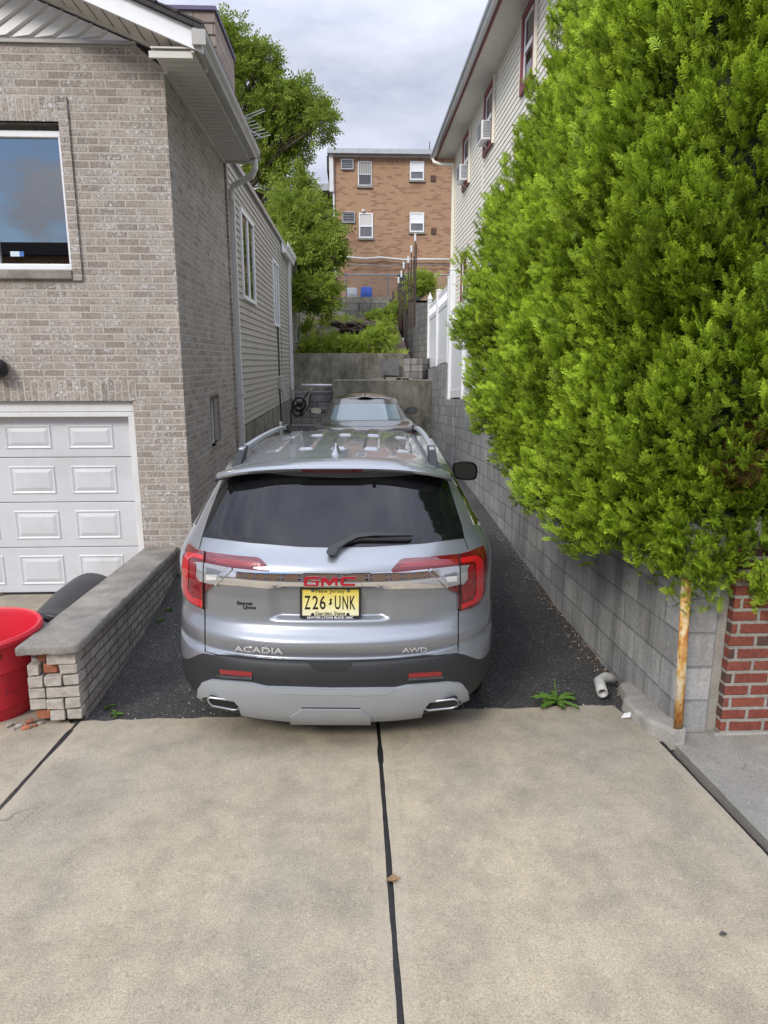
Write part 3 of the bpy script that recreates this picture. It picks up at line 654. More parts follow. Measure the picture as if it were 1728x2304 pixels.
# fallen brick pieces
frs = [(55, 1572, .05, 0), (40, 1568, .04, 1), (75, 1566, .035, 0), (62, 1558, .045, 0), (28, 1576, .03, 2), (86, 1561, .03, 2), (18, 1566, .05, 2)]
for i, (px, py, sz, c_) in enumerate(frs):
    p = at_z(px, py, apz(3.8)+.01); bm = bmesh.new(); bmesh.ops.create_icosphere(bm, subdivisions=1, radius=sz*.5)
    for v in bm.verts: v.co = Vector((v.co.x*1.3, v.co.y, v.co.z*.6))*random.uniform(.7, 1.25)
    me = bpy.data.meshes.new('brick_fragment'); bm.to_mesh(me); bm.free(); me.materials.append(M['brick_orange'] if c_ == 0 else M['brick_pale'] if c_ == 1 else M['stone'])
    o = bpy.data.objects.new('brick_fragment', me); COL.objects.link(o); o.location = (p.x, p.y, apz(p.y)+sz*.2); o.rotation_euler = (0, 0, i*1.3)
    tag(o, ['orange brick chip lying on concrete below the low wall end', 'pale brick chip lying on concrete below the low wall end', 'grey mortar crumb lying on concrete below the low wall end'][c_], 'brick fragment', 'rubble at the low wall foot')

# ================================================================== BINS
bp = Vector((-2.315, 4.06)); bz = -.02
bn = thing('trash_bin', 'round red plastic bin standing left of the low brick wall', 'trash bin', (bp.x, bp.y, bz))
mb = MB(); mb.lathe([(.0, .012), (.265, .012), (.272, .0), (.285, .03), (.318, .34), (.330, .35), (.334, .50), (.350, .525), (.362, .53), (.366, .555), (.355, .572), (.335, .568), (.325, .54), (.30, .1), (.26, .06), (0, .06)], 56, (bp.x, bp.y, bz))
mb.v = [(x, y, bz+(z-bz)*.94) for x, y, z in mb.v]; mb.build('bin_body', M['red_plastic'], bn, auto=40)

# ------------------------------------------------------------------ lettering
def text_geo(s, size=1, ext=.001, bold=0, space=1.0, align='CENTER', bevel=0):
    cu = bpy.data.curves.new('lettering', 'FONT'); cu.body = s; cu.size = size; cu.extrude = ext; cu.offset = bold; cu.space_character = space
    cu.align_x = align; cu.align_y = 'CENTER'; cu.resolution_u = 4; cu.bevel_depth = bevel
    o = bpy.data.objects.new('lettering', cu); COL.objects.link(o); bpy.context.view_layer.update()
    me = bpy.data.meshes.new_from_object(o.evaluated_get(bpy.context.evaluated_depsgraph_get()))
    vs = [tuple(v.co) for v in me.vertices]; fs = [tuple(p.vertices) for p in me.polygons]
    bpy.data.objects.remove(o); bpy.data.curves.remove(cu); bpy.data.meshes.remove(me)
    return vs, fs
def fit(vs, w, h):
    a = np.array(vs); lo = a.min(0); hi = a.max(0); c = (lo+hi)/2; sx = w/(hi[0]-lo[0]); sy = h/(hi[1]-lo[1])
    return [((x-c[0])*sx, (y-c[1])*sy, z) for x, y, z in vs]
def lettering(name, s, mat, parent, fn, w, h, bold=0, space=1., local=False, ext=.001):
    vs, fs = text_geo(s, 1, ext, bold, space); vs = fit(vs, w, h); mb = MB(); mb.add([fn(*v) for v in vs], fs)
    return mb.build(name, mat, parent, local=local)

# letters and scrawl on the red bin
cang = math.atan2(0-bp.y, 0-bp.x)
def on_bin(ang0, z0, r):
    return lambda u, v, t: (bp.x+(r+t)*math.cos(ang0+u/r), bp.y+(r+t)*math.sin(ang0+u/r), z0+v)
pq = at_y(0, 1373, 4.06-.29)
lettering('lettering', 'BRUTE', M['black_plastic'], bn, on_bin(cang+.03, .44+bz, .3345), .20, .028, .01)
mb = MB()
def scr(pts, r=.317):
    f_ = on_bin(cang+.10, .24+bz, r); mb.tube([f_(u, v, .002-(.30*.08)*0+ (v)*.085) for u, v in pts], .0016, 5)
scr([(.00+.045*math.cos(t), .045*math.sin(t)*1.25) for t in np.linspace(.3, 6.2, 22)])
scr([(.065, .03), (.085, .055), (.105, .04), (.10, .01), (.075, -.03), (.065, -.05), (.10, -.042), (.16, -.06)])
mb.build('marker_scrawl', flat('marker', (.10, .01, .015), .6), bn)
# black plastic bin on its side behind the low wall
bb = thing('black_bin', 'black plastic bin lying on its side behind the low brick wall', 'trash bin', (-2.17, 5.2, -.15))
pa, pb_ = Vector((-2.20, 4.55, .10)), Vector((-2.36, 6.35, .12))
axis = (pb_-pa).normalized(); u_ = Vector((0, 0, 1)).cross(axis).normalized(); v_ = axis.cross(u_)
mb = MB(); vs = []; prof = [(0, .255), (.02, .275), (.06, .275), (.07, .24), (.5, .225), (1.0, .235), (1.3, .22), (1.42, .17), (1.45, .0)]; nn = 30
for s, r in prof:
    for k in range(nn):
        t = 2*math.pi*k/nn; rr = r*(1+.09*math.cos(2*t)+.05*math.sin(3*t+s*2)+.04*noise.noise((s*3, math.cos(t)*2, math.sin(t)*2)))
        vs.append(pa+axis*s+u_*rr*math.cos(t)+v_*rr*math.sin(t)*.92)
mb.add(vs, [(i*nn+k, i*nn+(k+1) % nn, (i+1)*nn+(k+1) % nn, (i+1)*nn+k) for i in range(len(prof)-1) for k in range(nn)])
mb.build('bin_body', M['black_plastic'], bb, smooth=True)
mb = MB()
for s, r0, a0 in ((.0, .27, .9), (.03, .28, 1.5)):
    mb.tube([pa+axis*(s-.05*math.sin(q*math.pi))+u_*(r0+.04*math.sin(q*math.pi))*math.cos(a0+q*1.4)+v_*(r0+.05*math.sin(q*math.pi))*math.sin(a0+q*1.4) for q in np.linspace(0, 1, 12)], .022, 8)
mb.build('rim_handle', M['black_plastic'], bb, smooth=True)

# ================================================================== RIGHT BLOCK WALL
bw = thing('block_wall', 'grey concrete block retaining wall stepping down along the right of the alley', 'retaining wall', (1.9, 3.5, 0))
def bwx(y): return 1.785+.021*(y-3.5)
WT = .2
def bwtop(y): return (1.93-.06*(y-3.5)) if y < 15.45 else (2.1-.045*(y-15.45))
mb = MB()
for ya, yb, tf in ((3.5, 7.0, lambda y: 1.25-.02*(y-3.5)), (7.0, 10.55, lambda y: 1.98-.06*(y-3.5)+0), (10.55, 15.45, lambda y: 1.53-.05*(y-10.55)), (15.45, 21.6, lambda y: 2.08-.04*(y-15.45))):
    n = 14
    for i in range(n):
        p, q = ya+(yb-ya)*i/n, ya+(yb-ya)*(i+1)/n
        mb.hexa([(bwx(p), p, -.3), (bwx(p)+WT, p, -.3), (bwx(q)+WT, q, -.3), (bwx(q), q, -.3), (bwx(p), p, tf(p)), (bwx(p)+WT, p, tf(p)), (bwx(q)+WT, q, tf(q)), (bwx(q), q, tf(q))])
def uvb(co, q, a):
    if a == 0: return (co[1]-3.5, co[2]+.06*(co[1]-3.5)-.23+.203*2)
    if a == 1: return (co[0]-1.80+.406, co[2]-.23+.203*2)
    return q
mb.build('wall_body', M['cmu'], bw, uvf=uvb)
mb = MB(); mb.box(1.785+.30, 1.785+.39, 3.485, 3.7, .0, 1.3); mb.box(1.99, 2.09, 3.535, 3.7, 0., 1.3); mb.build('mortar_joint', M['footing'], bw, bevel=.02)
FOOT.build('wall_footing', M['footing'], bw)
mb = MB()
for i in range(9):
    y = 10.2+i*.35; mb.tube([(bwx(y)+.06, y, 1.545-.055*(y-10.5)), (bwx(y)+.06, y+.2, 1.545-.055*(y-10.5)-.012)], .03, 6)
mb.build('mortar_bed', M['footing'], bw)
# red brick wall fronting the planted bank
rb = thing('red_brick_wall', 'red brick wall with dark accent bricks right of the rusty post', 'brick wall', (2.9, 3.47, 0))
mb = MB(); mb.box(2.06, 7.0, 3.475, 3.72, -.05, 1.12); mb.build('brick_body', M['brick_red'], rb, uvf=lambda co, q, a: (q[0]-2.06+.06, q[1]-.045))
mb = MB(); mb.box(2.02, 7.0, 3.455, 3.475, .0, .045); mb.build('mortar_base', M['footing'], rb, bevel=.01)
# rusty post
pt = MB(); pb0, pb1 = at_z(1456, 1592, .035), at_y(1481, 1250, 3.37)
pb0.y = 3.40; pt.tube([(pb0.x, 3.40, -.05), (pb1.x, 3.36, pb1.z)], .0245, 14); po = pt.build('rusty_post', M['rust'], smooth=True)
tag(po, 'leaning steel post with peeling yellow paint and rust at the block wall corner', 'post')

# drain pipe, weeds, litter
dp = at_z(1300, 1497, -.01); mb = MB()
a = Vector((dp.x-.03, dp.y-.09, .035)); b = Vector((dp.x-.005, dp.y+.05, .05)); c = Vector((dp.x+.12, dp.y+.12, .03))
vs = []; mb.tube([c, (b+c)/2+Vector((0, .02, .01)), b, a], .034, 18, cap=False); mb.tube([a, b], .029, 18, cap=False)
o = mb.build('drain_pipe', pm('dirty_pvc', (.46, .455, .44), .5, var=.12, vs=20, dirt=(.2, .18, .15)), smooth=True); tag(o, 'short white plastic drain pipe end beside the block wall foot', 'pipe')
m_ = o.modifiers.new('solid', 'SOLIDIFY'); m_.thickness = .003
def weed(name, label, x, y, z, n, ln, mat, group=None, up=.35, seed=1, stalk=0):
    rg = random.Random(seed); root = thing(name, label, 'weed', (x, y, z), group); mb = MB()
    for i in range(n):
        az = 2*math.pi*i/n+rg.uniform(-.3, .3); L_ = ln*rg.uniform(.3, 1.1); el = rg.uniform(.1, up*2.6); w_ = L_*rg.uniform(.13, .22); az += rg.uniform(-.35, .35); cv = rg.uniform(-.35, .35)
        k = 9; base = len(mb.v); d = Vector((math.cos(az), math.sin(az), 0)); s = Vector((-d.y, d.x, 0))
        for j in range(k+1):
            t = j/k; r = L_*t; zz = L_*(math.sin(el)*t-(.9*math.sin(el))*t*t)+.012; lobes = w_*(math.sin(math.pi*min(1, t*1.02))**.7)*(.55+.5*(j % 2))*(.5+.7*t)+.002
            c_ = Vector((x, y, z+zz))+d*r+s*(cv*L_*t*t)
            mb.v += [tuple(c_-s*lobes+Vector((0, 0, .012))), tuple(c_), tuple(c_+s*lobes+Vector((0, 0, .012)))]
        for j in range(k):
            for q in (0, 1): mb.f.append((base+3*j+q, base+3*j+q+1, base+3*j+4+q, base+3*j+3+q)); mb.mi.append(0)
    lf = mb.build('leaf_rosette', mat, root, smooth=True, recalc=False)
    if stalk:
        mb = MB(); mb.tube([(x, y, z), (x-.01, y, z+stalk*.5), (x-.02, y+.02, z+stalk)], .004, 6); mb.build('stalk', mat, root)
    return root
wp = at_z(1203, 1520, .0)
weed('weed', 'broad leafed green weed growing in the seam between asphalt and concrete', wp.x, wp.y, .0, 26, .15, M['leaf_weed'], seed=4, stalk=.16)
for i, (px, py) in enumerate([(345, 1325), (390, 1235), (365, 1300), (232, 1530), (250, 1548)]):
    p = at_z(px, py, -.02); weed('weed', 'tiny weed tuft at the foot of the low brick wall', p.x, p.y, ahz(p.y)-.02, 6, .05, M['leaf_weed'], 'weed tufts along the low wall', seed=20+i)
lfp = at_z(848, 1905, apz(2.3)); mb = MB()
mb.add([(lfp.x-.03, lfp.y, lfp.z+.008), (lfp.x, lfp.y-.018, lfp.z+.016), (lfp.x+.03, lfp.y+.006, lfp.z+.010), (lfp.x+.004, lfp.y+.022, lfp.z+.02), (lfp.x, lfp.y+.002, lfp.z+.005)], [(0, 1, 4), (1, 2, 4), (2, 3, 4), (3, 0, 4)])
tag(mb.build('dry_leaf', pm('dry_leaf', (.20, .12, .055), .8, var=.3, vs=40), recalc=False), 'curled brown leaf lying on the dark centre joint', 'leaf')
lfp = at_z(1562, 2021, apz(2.)); mb = MB(); mb.add([(lfp.x-.016, lfp.y, lfp.z+.004), (lfp.x, lfp.y-.012, lfp.z+.012), (lfp.x+.016, lfp.y+.003, lfp.z+.006), (lfp.x, lfp.y+.012, lfp.z+.010)], [(0, 1, 2, 3)])
tag(mb.build('dark_leaf', pm('dark_leaf', (.05, .05, .05), .8), recalc=False), 'small dark leaf scrap on the right concrete slab', 'leaf')
lp_ = at_z(1352, 1551, apz(3.7)); mb = MB(); mb.add([(lp_.x-.035, lp_.y-.01, lp_.z+.006), (lp_.x+.02, lp_.y-.015, lp_.z+.012), (lp_.x+.04, lp_.y+.02, lp_.z+.03), (lp_.x-.005, lp_.y+.022, lp_.z+.018)], [(0, 1, 2), (0, 2, 3)])
tag(mb.build('paper_scrap', M['white'], recalc=False), 'crumpled white paper scrap on concrete near the block wall foot', 'litter')
mb = MB(); rg = random.Random(5)       # gravel, grit and dead leaves gathered along the edges
for i in range(420):
    if rg.random() < .55: y = rg.uniform(4.0, 8.5); x = bwx(y)-abs(rg.gauss(0, .06))-.01
    elif rg.random() < .5: y = rg.uniform(3.75, 3.95); x = rg.uniform(-1.6, 1.6)
    else: x = rg.uniform(-1.6, 1.7); y = rg.uniform(3.9, 7.5)
    z = ahz(y)-.004; s = rg.uniform(.003, .009); a_ = rg.uniform(0, 3)
    c_, s_ = math.cos(a_)*s, math.sin(a_)*s
    mb.add([(x-c_, y-s_, z), (x+s_, y-c_, z), (x+c_, y+s_, z), (x-s_, y+c_, z), (x, y, z+s)], [(0, 1, 4), (1, 2, 4), (2, 3, 4), (3, 0, 4)])
o = kind(mb.build('gravel', pm('grit', (.34, .31, .27), .9, var=.5, vs=60)), 'stuff'); tag(o, 'loose grit scattered over the asphalt and along the wall foot', 'gravel')
mb = MB()
for i in range(240):
    y = rg.uniform(3.95, 6.5); x = bwx(y)-abs(rg.gauss(0, .05))-.012; z = ahz(y)+.002; s = rg.uniform(.006, .014); a_ = rg.uniform(0, 6)
    mb.add([(x-s*math.cos(a_), y-s*math.sin(a_), z), (x+s*.4*math.sin(a_), y-s*.4*math.cos(a_), z+s*.5), (x+s*math.cos(a_), y+s*math.sin(a_), z+.002), (x-s*.4*math.sin(a_), y+s*.4*math.cos(a_), z)], [(0, 1, 2, 3)])
o = kind(mb.build('leaf_litter', pm('leaf_litter', (.11, .05, .028), .9, var=.5, vs=60), recalc=False), 'stuff'); tag(o, 'reddish brown leaf litter along the block wall foot', 'leaf litter')

# ================================================================== FOLIAGE TOOLS
def mesh_np(name, V, F, mat, parent=None, tip=None):
    me = bpy.data.meshes.new(name); off = np.array(world_loc(parent)) if parent else np.zeros(3)
    V = (V-off).astype(np.float32); nf, k = F.shape
    me.vertices.add(len(V)); me.vertices.foreach_set('co', V.ravel())
    me.loops.add(nf*k); me.loops.foreach_set('vertex_index', F.astype(np.int32).ravel())
    me.polygons.add(nf); me.polygons.foreach_set('loop_start', np.arange(0, nf*k, k, dtype=np.int32)); me.polygons.foreach_set('loop_total', np.full(nf, k, np.int32))
    if tip is not None:
        a = me.attributes.new('tip', 'FLOAT', 'POINT'); a.data.foreach_set('value', tip.astype(np.float32))
    me.update(calc_edges=True); me.materials.append(mat)
    o = bpy.data.objects.new(name, me); COL.objects.link(o); o.parent = parent; return o
def unit(v): return v/np.maximum(1e-9, np.linalg.norm(v, axis=-1, keepdims=True))
def instance(TV, TF, Ttip, pos, dirs, side, scale, tipb):
    # template: y = along, x = across, z = out of plane
    nrm = unit(np.cross(side, dirs)); n = len(pos)
    V = (pos[:, None, :]+scale[:, None, None]*(TV[None, :, 0:1]*side[:, None, :]+TV[None, :, 1:2]*dirs[:, None, :]+TV[None, :, 2:3]*nrm[:, None, :])).reshape(-1, 3)
    F = (TF[None]+(np.arange(n)*len(TV))[:, None, None]).reshape(-1, TF.shape[1])
    tip = np.clip(Ttip[None, :]*.7+tipb[:, None], 0, 1).reshape(-1)
    return V, F, tip
def frame(dirs, rng, up=(0, 0, 1)):
    r = unit(rng.normal(size=dirs.shape)); s = unit(np.cross(dirs, r)); return s
def thuja_template(rng):
    V = []; F = []; T = []
    def blade(a, b, w, z0, z1, ta, tb):      # narrow scale-leaf twig
        a = np.array(a); b = np.array(b); d = b-a; L_ = np.linalg.norm(d); d = d/L_; p = np.array((-d[1], d[0]))*w; k = len(V); m_ = a*.4+b*.6
        for q, zz, t in ((a, z0, ta), (m_+p, (z0+z1)/2+.01, (ta+tb)/2), (b, z1, tb), (m_-p, (z0+z1)/2+.01, (ta+tb)/2)): V.append((*q, zz)); T.append(t)
        F.append((k, k+1, k+2, k+3))
    blade((0, 0), (.02, 1), .042, 0, .12, .0, 1.)
    for j, y in enumerate(np.linspace(.08, .86, 9)):
        s = 1 if j % 2 else -1; L_ = (.50-.36*y)*rng.uniform(.8, 1.2); a = math.radians(rng.uniform(20, 38)); z = rng.uniform(-.12, .12)
        e = (s*L_*math.sin(a), y+L_*math.cos(a)); blade((0, y), e, .042, y*.1, y*.1+z, y*.7, 1)
        for q, sg in ((.36, 1), (.6, -1)):
            if L_*(1-q) < .07: continue
            m0 = (e[0]*q, y+(e[1]-y)*q); a2 = a*s+sg*math.radians(rng.uniform(25, 42)); l2 = L_*(1-q)*.95+.05
            blade(m0, (m0[0]+l2*math.sin(a2), m0[1]+l2*math.cos(a2)), .036, y*.1+z*q, y*.1+z*(q+.4), y*.7+.15, 1)
    return np.array(V), np.array(F), np.array(T)

# ================================================================== ARBORVITAE
tree = thing('arborvitae', 'huge bright green arborvitae overhanging the block wall corner and alley', 'evergreen tree', (2.65, 5.0, 1.12))
rng = np.random.default_rng(11)
LOBES = [
    (2.44, 4.32, [(.84, .86), (.92, 1.06), (1.2, 1.10), (1.7, 1.10), (2.3, 1.10), (3.0, 1.05), (3.8, .90), (4.6, .70), (5.4, .48), (6.2, .24), (6.8, .05)]),
    (2.47, 5.10, [(.86, .6), (.98, .95), (1.3, 1.10), (1.75, 1.15), (2.4, 1.16), (3.1, 1.07), (3.9, .86), (4.7, .64), (5.5, .40), (6.4, .08)]),
    (2.52, 6.70, [(.84, .5), (1.0, .92), (1.4, 1.12), (1.9, 1.22), (2.5, 1.25), (3.2, 1.13), (4.0, .90), (4.9, .63), (5.6, .36), (6.2, .08)]),
    (2.50, 5.85, [(.82, .55), (.95, .95), (1.35, 1.13), (1.8, 1.18), (2.5, 1.18), (3.3, 1.08), (4.1, .80), (4.9, .55), (5.6, .30), (6.2, .06)]),
    (2.52, 7.55, [(.85, .45), (1.1, .85), (1.5, 1.08), (2.0, 1.19), (2.5, 1.23), (3.2, 1.10), (4.0, .86), (4.9, .56), (5.6, .28), (6.1, .05)]),
]
def lob_r(i, z):
    p = LOBES[i][2]; return np.interp(z, [a for a, b in p], [b for a, b in p], left=0, right=0)
def nz3(P, sc, seed):
    return np.array([noise.noise((p[0]*sc+seed, p[1]*sc, p[2]*sc)) for p in P])
cl_p = []; cl_n = []
for i, (cx, cy, pf) in enumerate(LOBES):
    zs = np.linspace(pf[0][0], pf[-1][0], 400); wts = lob_r(i, zs)+.12; wts /= wts.sum()
    n = (4900, 3100, 2100, 2100, 2100)[i]
    z = rng.choice(zs, n, p=wts)+rng.uniform(-.01, .01, n); th = rng.uniform(0, 2*math.pi, n); r = lob_r(i, z)
    dr = (lob_r(i, z+.1)-lob_r(i, z-.1))/.2
    P = np.stack([cx+r*np.cos(th), cy+r*np.sin(th), z], 1); Nn = unit(np.stack([np.cos(th), np.sin(th), -dr], 1))
    keep = np.ones(n, bool)
    for j, (ox, oy, _) in enumerate(LOBES):
        if j != i: keep &= np.hypot(P[:, 0]-ox, P[:, 1]-oy) > lob_r(j, P[:, 2])*.96
    keep &= ~((P[:, 0] > 2.62) & (P[:, 1] > 5.35))
    # back half (towards the house) thinner
    keep &= (rng.random(n) < np.where((Nn[:, 0] > .5) & (Nn[:, 1] > .1), .35, 1.))
    P = P[keep]; Nn = Nn[keep]
    PZ = P*np.array([1, 1, .55]); lump = nz3(P, 1.2, i*7.)*.14+nz3(PZ, 3.6, i*3.)*.38+nz3(PZ, 8., i*5.)*.18-.07
    P = P+Nn*lump[:, None]; k_ = rng.random(len(P)) < np.where(P[:, 2] < 1.7, 1., np.clip(1.3+lump*4., .55, 1.)); P = P[k_]; Nn = Nn[k_]
    ok = P[:, 2] > np.interp(P[:, 0], [1.4, 1.75, 1.95, 2.15, 2.4, 2.7], [1.04, .96, .84, .84, .94, 1.10]); P = P[ok]; Nn = Nn[ok]
    cl_p.append(P); cl_n.append(Nn)
cl_p = np.concatenate(cl_p); cl_n = np.concatenate(cl_n)
# each clump: a branch tip with sprays fanning out and up
nc = len(cl_p); ns = 18
axis_ = unit(cl_n*1.0+np.array([0, 0, .75])+rng.normal(size=cl_n.shape)*.22)
pos = np.repeat(cl_p, ns, 0); ax = np.repeat(axis_, ns, 0); tt = rng.random((nc*ns, 1))
loc = rng.normal(size=pos.shape)*np.array([.036, .036, .06])
pos = pos-ax*.16+ax*(tt*.22)+loc*(1.25-tt*.7)
d = unit(ax*1.1+np.repeat(cl_n, ns, 0)*.25+loc*4.0+rng.normal(size=pos.shape)*.26+np.array([0, 0, .38]))
sc = rng.uniform(.06, .115, nc*ns)
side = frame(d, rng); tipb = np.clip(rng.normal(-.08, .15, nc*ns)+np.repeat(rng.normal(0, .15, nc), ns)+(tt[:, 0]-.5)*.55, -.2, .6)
# inner sprays coloured dark to paint the shade between the branch tips
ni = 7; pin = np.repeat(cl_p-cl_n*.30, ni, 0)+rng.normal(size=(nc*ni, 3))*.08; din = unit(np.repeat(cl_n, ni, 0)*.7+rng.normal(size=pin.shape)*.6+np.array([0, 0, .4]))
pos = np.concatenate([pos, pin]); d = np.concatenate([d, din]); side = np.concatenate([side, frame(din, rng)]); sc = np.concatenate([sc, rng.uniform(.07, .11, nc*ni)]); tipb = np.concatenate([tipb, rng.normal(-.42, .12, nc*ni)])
VV = []; FF = []; TT = []; o_ = 0; parts = np.array_split(np.arange(len(pos)), 4)
for q in parts:
    TV, TF, Tt = thuja_template(rng); v, f, t = instance(TV, TF, Tt, pos[q], d[q], side[q], sc[q], tipb[q]); VV.append(v); FF.append(f+o_); TT.append(t); o_ += len(v)
dead = np.zeros(len(pos), bool)
for px_, py_, rr_ in ((1642, 965, .16), (1600, 1035, .10), (1330, 1010, .07), (1500, 700, .06)):      # brown dead sprays
    q_ = np.array(at_y(px_, py_, 3.4)); dead |= np.linalg.norm((pos-q_)*np.array([1, .45, 1]), axis=1) < rr_
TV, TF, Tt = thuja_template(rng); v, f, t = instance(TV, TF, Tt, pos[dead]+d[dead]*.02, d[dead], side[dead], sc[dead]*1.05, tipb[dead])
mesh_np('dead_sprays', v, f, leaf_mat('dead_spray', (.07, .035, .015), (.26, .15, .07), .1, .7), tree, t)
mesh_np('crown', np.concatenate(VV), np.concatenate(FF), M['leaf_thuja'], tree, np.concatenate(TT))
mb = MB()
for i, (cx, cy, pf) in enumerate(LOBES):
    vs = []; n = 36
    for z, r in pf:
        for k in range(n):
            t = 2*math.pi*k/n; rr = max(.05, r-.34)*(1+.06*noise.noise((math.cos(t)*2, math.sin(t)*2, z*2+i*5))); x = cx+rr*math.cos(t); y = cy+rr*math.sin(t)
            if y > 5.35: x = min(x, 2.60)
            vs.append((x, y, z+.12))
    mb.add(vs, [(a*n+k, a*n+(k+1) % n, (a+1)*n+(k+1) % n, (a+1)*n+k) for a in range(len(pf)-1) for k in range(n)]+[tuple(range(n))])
mb.build('dark_inner_hull', M['thuja_core'], tree, smooth=True)  # closed dark hull: dead inner twigs plus painted shade behind the gaps
for cx, cy, pf in LOBES: MB().tube([(cx, cy, .9), (cx+.03, cy, 2.2), (cx, cy+.02, 3.8)], [.10, .08, .03], 8).build('trunk', M['bark'], tree, smooth=True)

# ================================================================== DECIDUOUS TREE behind the brick house
def leaf_template():
    V = []; F = []; T = []
    def leaf(bx, by, a, L_, w, z):
        d = np.array((math.sin(a), math.cos(a))); p = np.array((d[1], -d[0])); k = len(V); b = np.array((bx, by))
        for q, zz, t in ((b, z, .2), (b+d*L_*.5+p*w, z+.03, .6), (b+d*L_, z-.05, 1.), (b+d*L_*.5-p*w, z+.03, .6)): V.append((*q, zz)); T.append(t)
        F.append((k, k+1, k+2, k+3))
    for j, y in enumerate((.15, .15, .42, .42, .68, .68, .9)):
        s = -1 if j % 2 else 1; leaf(0, y, s*math.radians(58 if j < 6 else 5), .42, .10, .02*j)
    return np.array(V), np.array(F), np.array(T)
LT = leaf_template()
def foliage(name, centers, radii, n, size, mat, parent, rng, droop=-.15, shell=.5, jit=.25, noisesc=1.2):
    P = []; Nn = []; vol = np.array([np.prod(r)**(2/3) for r in radii]); vol = vol/vol.sum()
    for c_, r, v in zip(centers, radii, vol):
        k = int(n*v); u = unit(rng.normal(size=(k, 3))); rad = (shell+(1-shell)*rng.random((k, 1)))
        p = np.array(c_)+u*np.array(r)*rad
        nzv = np.array([noise.noise(Vector(q)*noisesc) for q in p]); keep = nzv > -.04
        P.append(p[keep]); Nn.append(u[keep])
    P = np.concatenate(P); Nn = np.concatenate(Nn)
    d = unit(Nn*.8+rng.normal(size=P.shape)*.7+np.array([0, 0, droop])); side = frame(d, rng)
    sc_ = size*rng.uniform(.7, 1.3, len(P)); tb = np.clip(rng.normal(.12, .2, len(P)), -.2, .6)
    v, f, t = instance(*LT, P, d, side, sc_, tb)
    return mesh_np(name, v, f, mat, parent, t)
rng = np.random.default_rng(5)
YT = 27.
dt = thing('deciduous_tree', 'tall leafy green tree rising behind the brick house wing', 'tree', (-4.4, YT, 3.6))
cs = []; rs = []
for px, py, rx, ry, dy in [(500, 95, 40, 55, 0), (545, 175, 65, 45, 0), (520, 130, 50, 50, 1.5), (600, 235, 85, 45, 0), (665, 250, 55, 42, -.6), (560, 290, 75, 60, 1), (690, 270, 32, 30, -1), (600, 320, 70, 45, 0), (650, 205, 40, 26, 0), (565, 130, 40, 28, 0), (570, 360, 45, 30, 0),
                           (625, 400, 55, 35, -2), (640, 450, 60, 45, -3), (680, 480, 50, 42, -4), (650, 540, 62, 55, -5), (690, 560, 48, 50, -5), (670, 610, 55, 45, -5.5), (715, 525, 30, 40, -4.5), (645, 640, 35, 30, -6), (620, 480, 45, 60, -4), (700, 640, 30, 30, -6)]:
    p = at_y(px, py, YT+dy); s = DS*(YT+dy)/FPX; cs.append(tuple(p)); rs.append((rx*s, max(.8, .8*rx*s), ry*s))
foliage('crown', cs, rs, 19000, .29, M['leaf_tree'], dt, rng, -.25, .35, noisesc=2.0)
mb = MB(); t0 = Vector((-4.4, YT, 3.4))
mb.tube([t0, t0+Vector((.1, 0, 4)), t0+Vector((.3, 0, 9))], [.32, .26, .12], 9)
for c_ in cs:
    c_ = Vector(c_); s_ = t0+Vector((.1, 0, max(.8, min(8, (c_.z-3.4)*.62)))); md = (s_+c_)/2+Vector((0, 0, .4)); mb.tube([s_, md, c_+(c_-md)*.3], [.11, .06, .02], 6)
    for q in range(5):
        e = c_+Vector((random.uniform(-1, 1), random.uniform(-1, 1), random.uniform(-.6, .8)))*.7; mb.tube([md, (md+e)/2+Vector((0, 0, .15)), e], [.03, .02, .008], 5)
mb.build('trunk', M['bark'], dt, smooth=True)

# ================================================================== RIGHT HOUSE
H2X = 2.65; H2Y0, H2Y1 = 5.42, 18.9
h2 = thing('cream_house', 'cream clapboard house with burgundy window trim right of the alley', 'house', (5.5, 12, 1.1))
MB().box(H2X+.02, 9, H2Y0+.02, H2Y1-.02, 1.0, 7.3).build('wall_backing', M['dark'], h2)
mb = MB(); siding(mb, 'x', H2X, H2Y0, H2Y1, 1.15, 7.28, -1, lap=.014); siding(mb, 'y', H2Y0, H2X, 9, 1.15, 7.28, -1, lap=.014)
mb.build('siding_wall', M['vinyl_cream'], h2)
for bx_ in ((H2X-.02, H2X+.05, H2Y1-.06, H2Y1+.01, 1.1, 7.28), (H2X-.02, H2X+.05, H2Y0-.02, H2Y0+.05, 1.1, 7.28), (H2X-.021, H2X, 14.95, 14.97, 1.1, 7.25)): MB().box(*bx_).build('corner_post', M['vinyl_cream'], h2)
mb = MB()
for i in range(148):
    y = H2Y0-.5+i*.098; 
    if y < 19.4: mb.box(2.215, H2X+.0, y, y+.093, 7.285, 7.30)
so = mb.build('eave_soffit', M['soffit_white'], h2)
mb = MB(); mb.box(2.215, H2X+.3, H2Y0-.5, 19.5, 7.302, 7.315); mb.box(H2X-.03, H2X+.0, H2Y0, H2Y1, 7.255, 7.285); mb.build('soffit_trim', M['soffit_white'], so)
mb = MB(); mb.box(2.19, 2.215, H2Y0-.5, 19.6, 7.255, 7.40); mb.build('eave_fascia', M['burgundy'], h2)
mb = MB(); kgutter(mb, 2.19, H2Y0-.5, 19.65, 7.30, -1, .12, .12); mb.box(2.07, 2.19, 19.65, 19.655, 7.30, 7.42); mb.build('gutter', M['aluminium'], h2)
mb = MB(); mb.hexa([(2.12, H2Y0-.6, 7.42), (9, H2Y0-.6, 7.42), (9, 19.7, 7.42), (2.12, 19.7, 7.42), (2.12, H2Y0-.6, 7.46), (6, H2Y0-.6, 9.2), (6, 19.7, 9.2), (2.12, 19.7, 7.46)]); mb.build('roof', M['shingle'], h2)
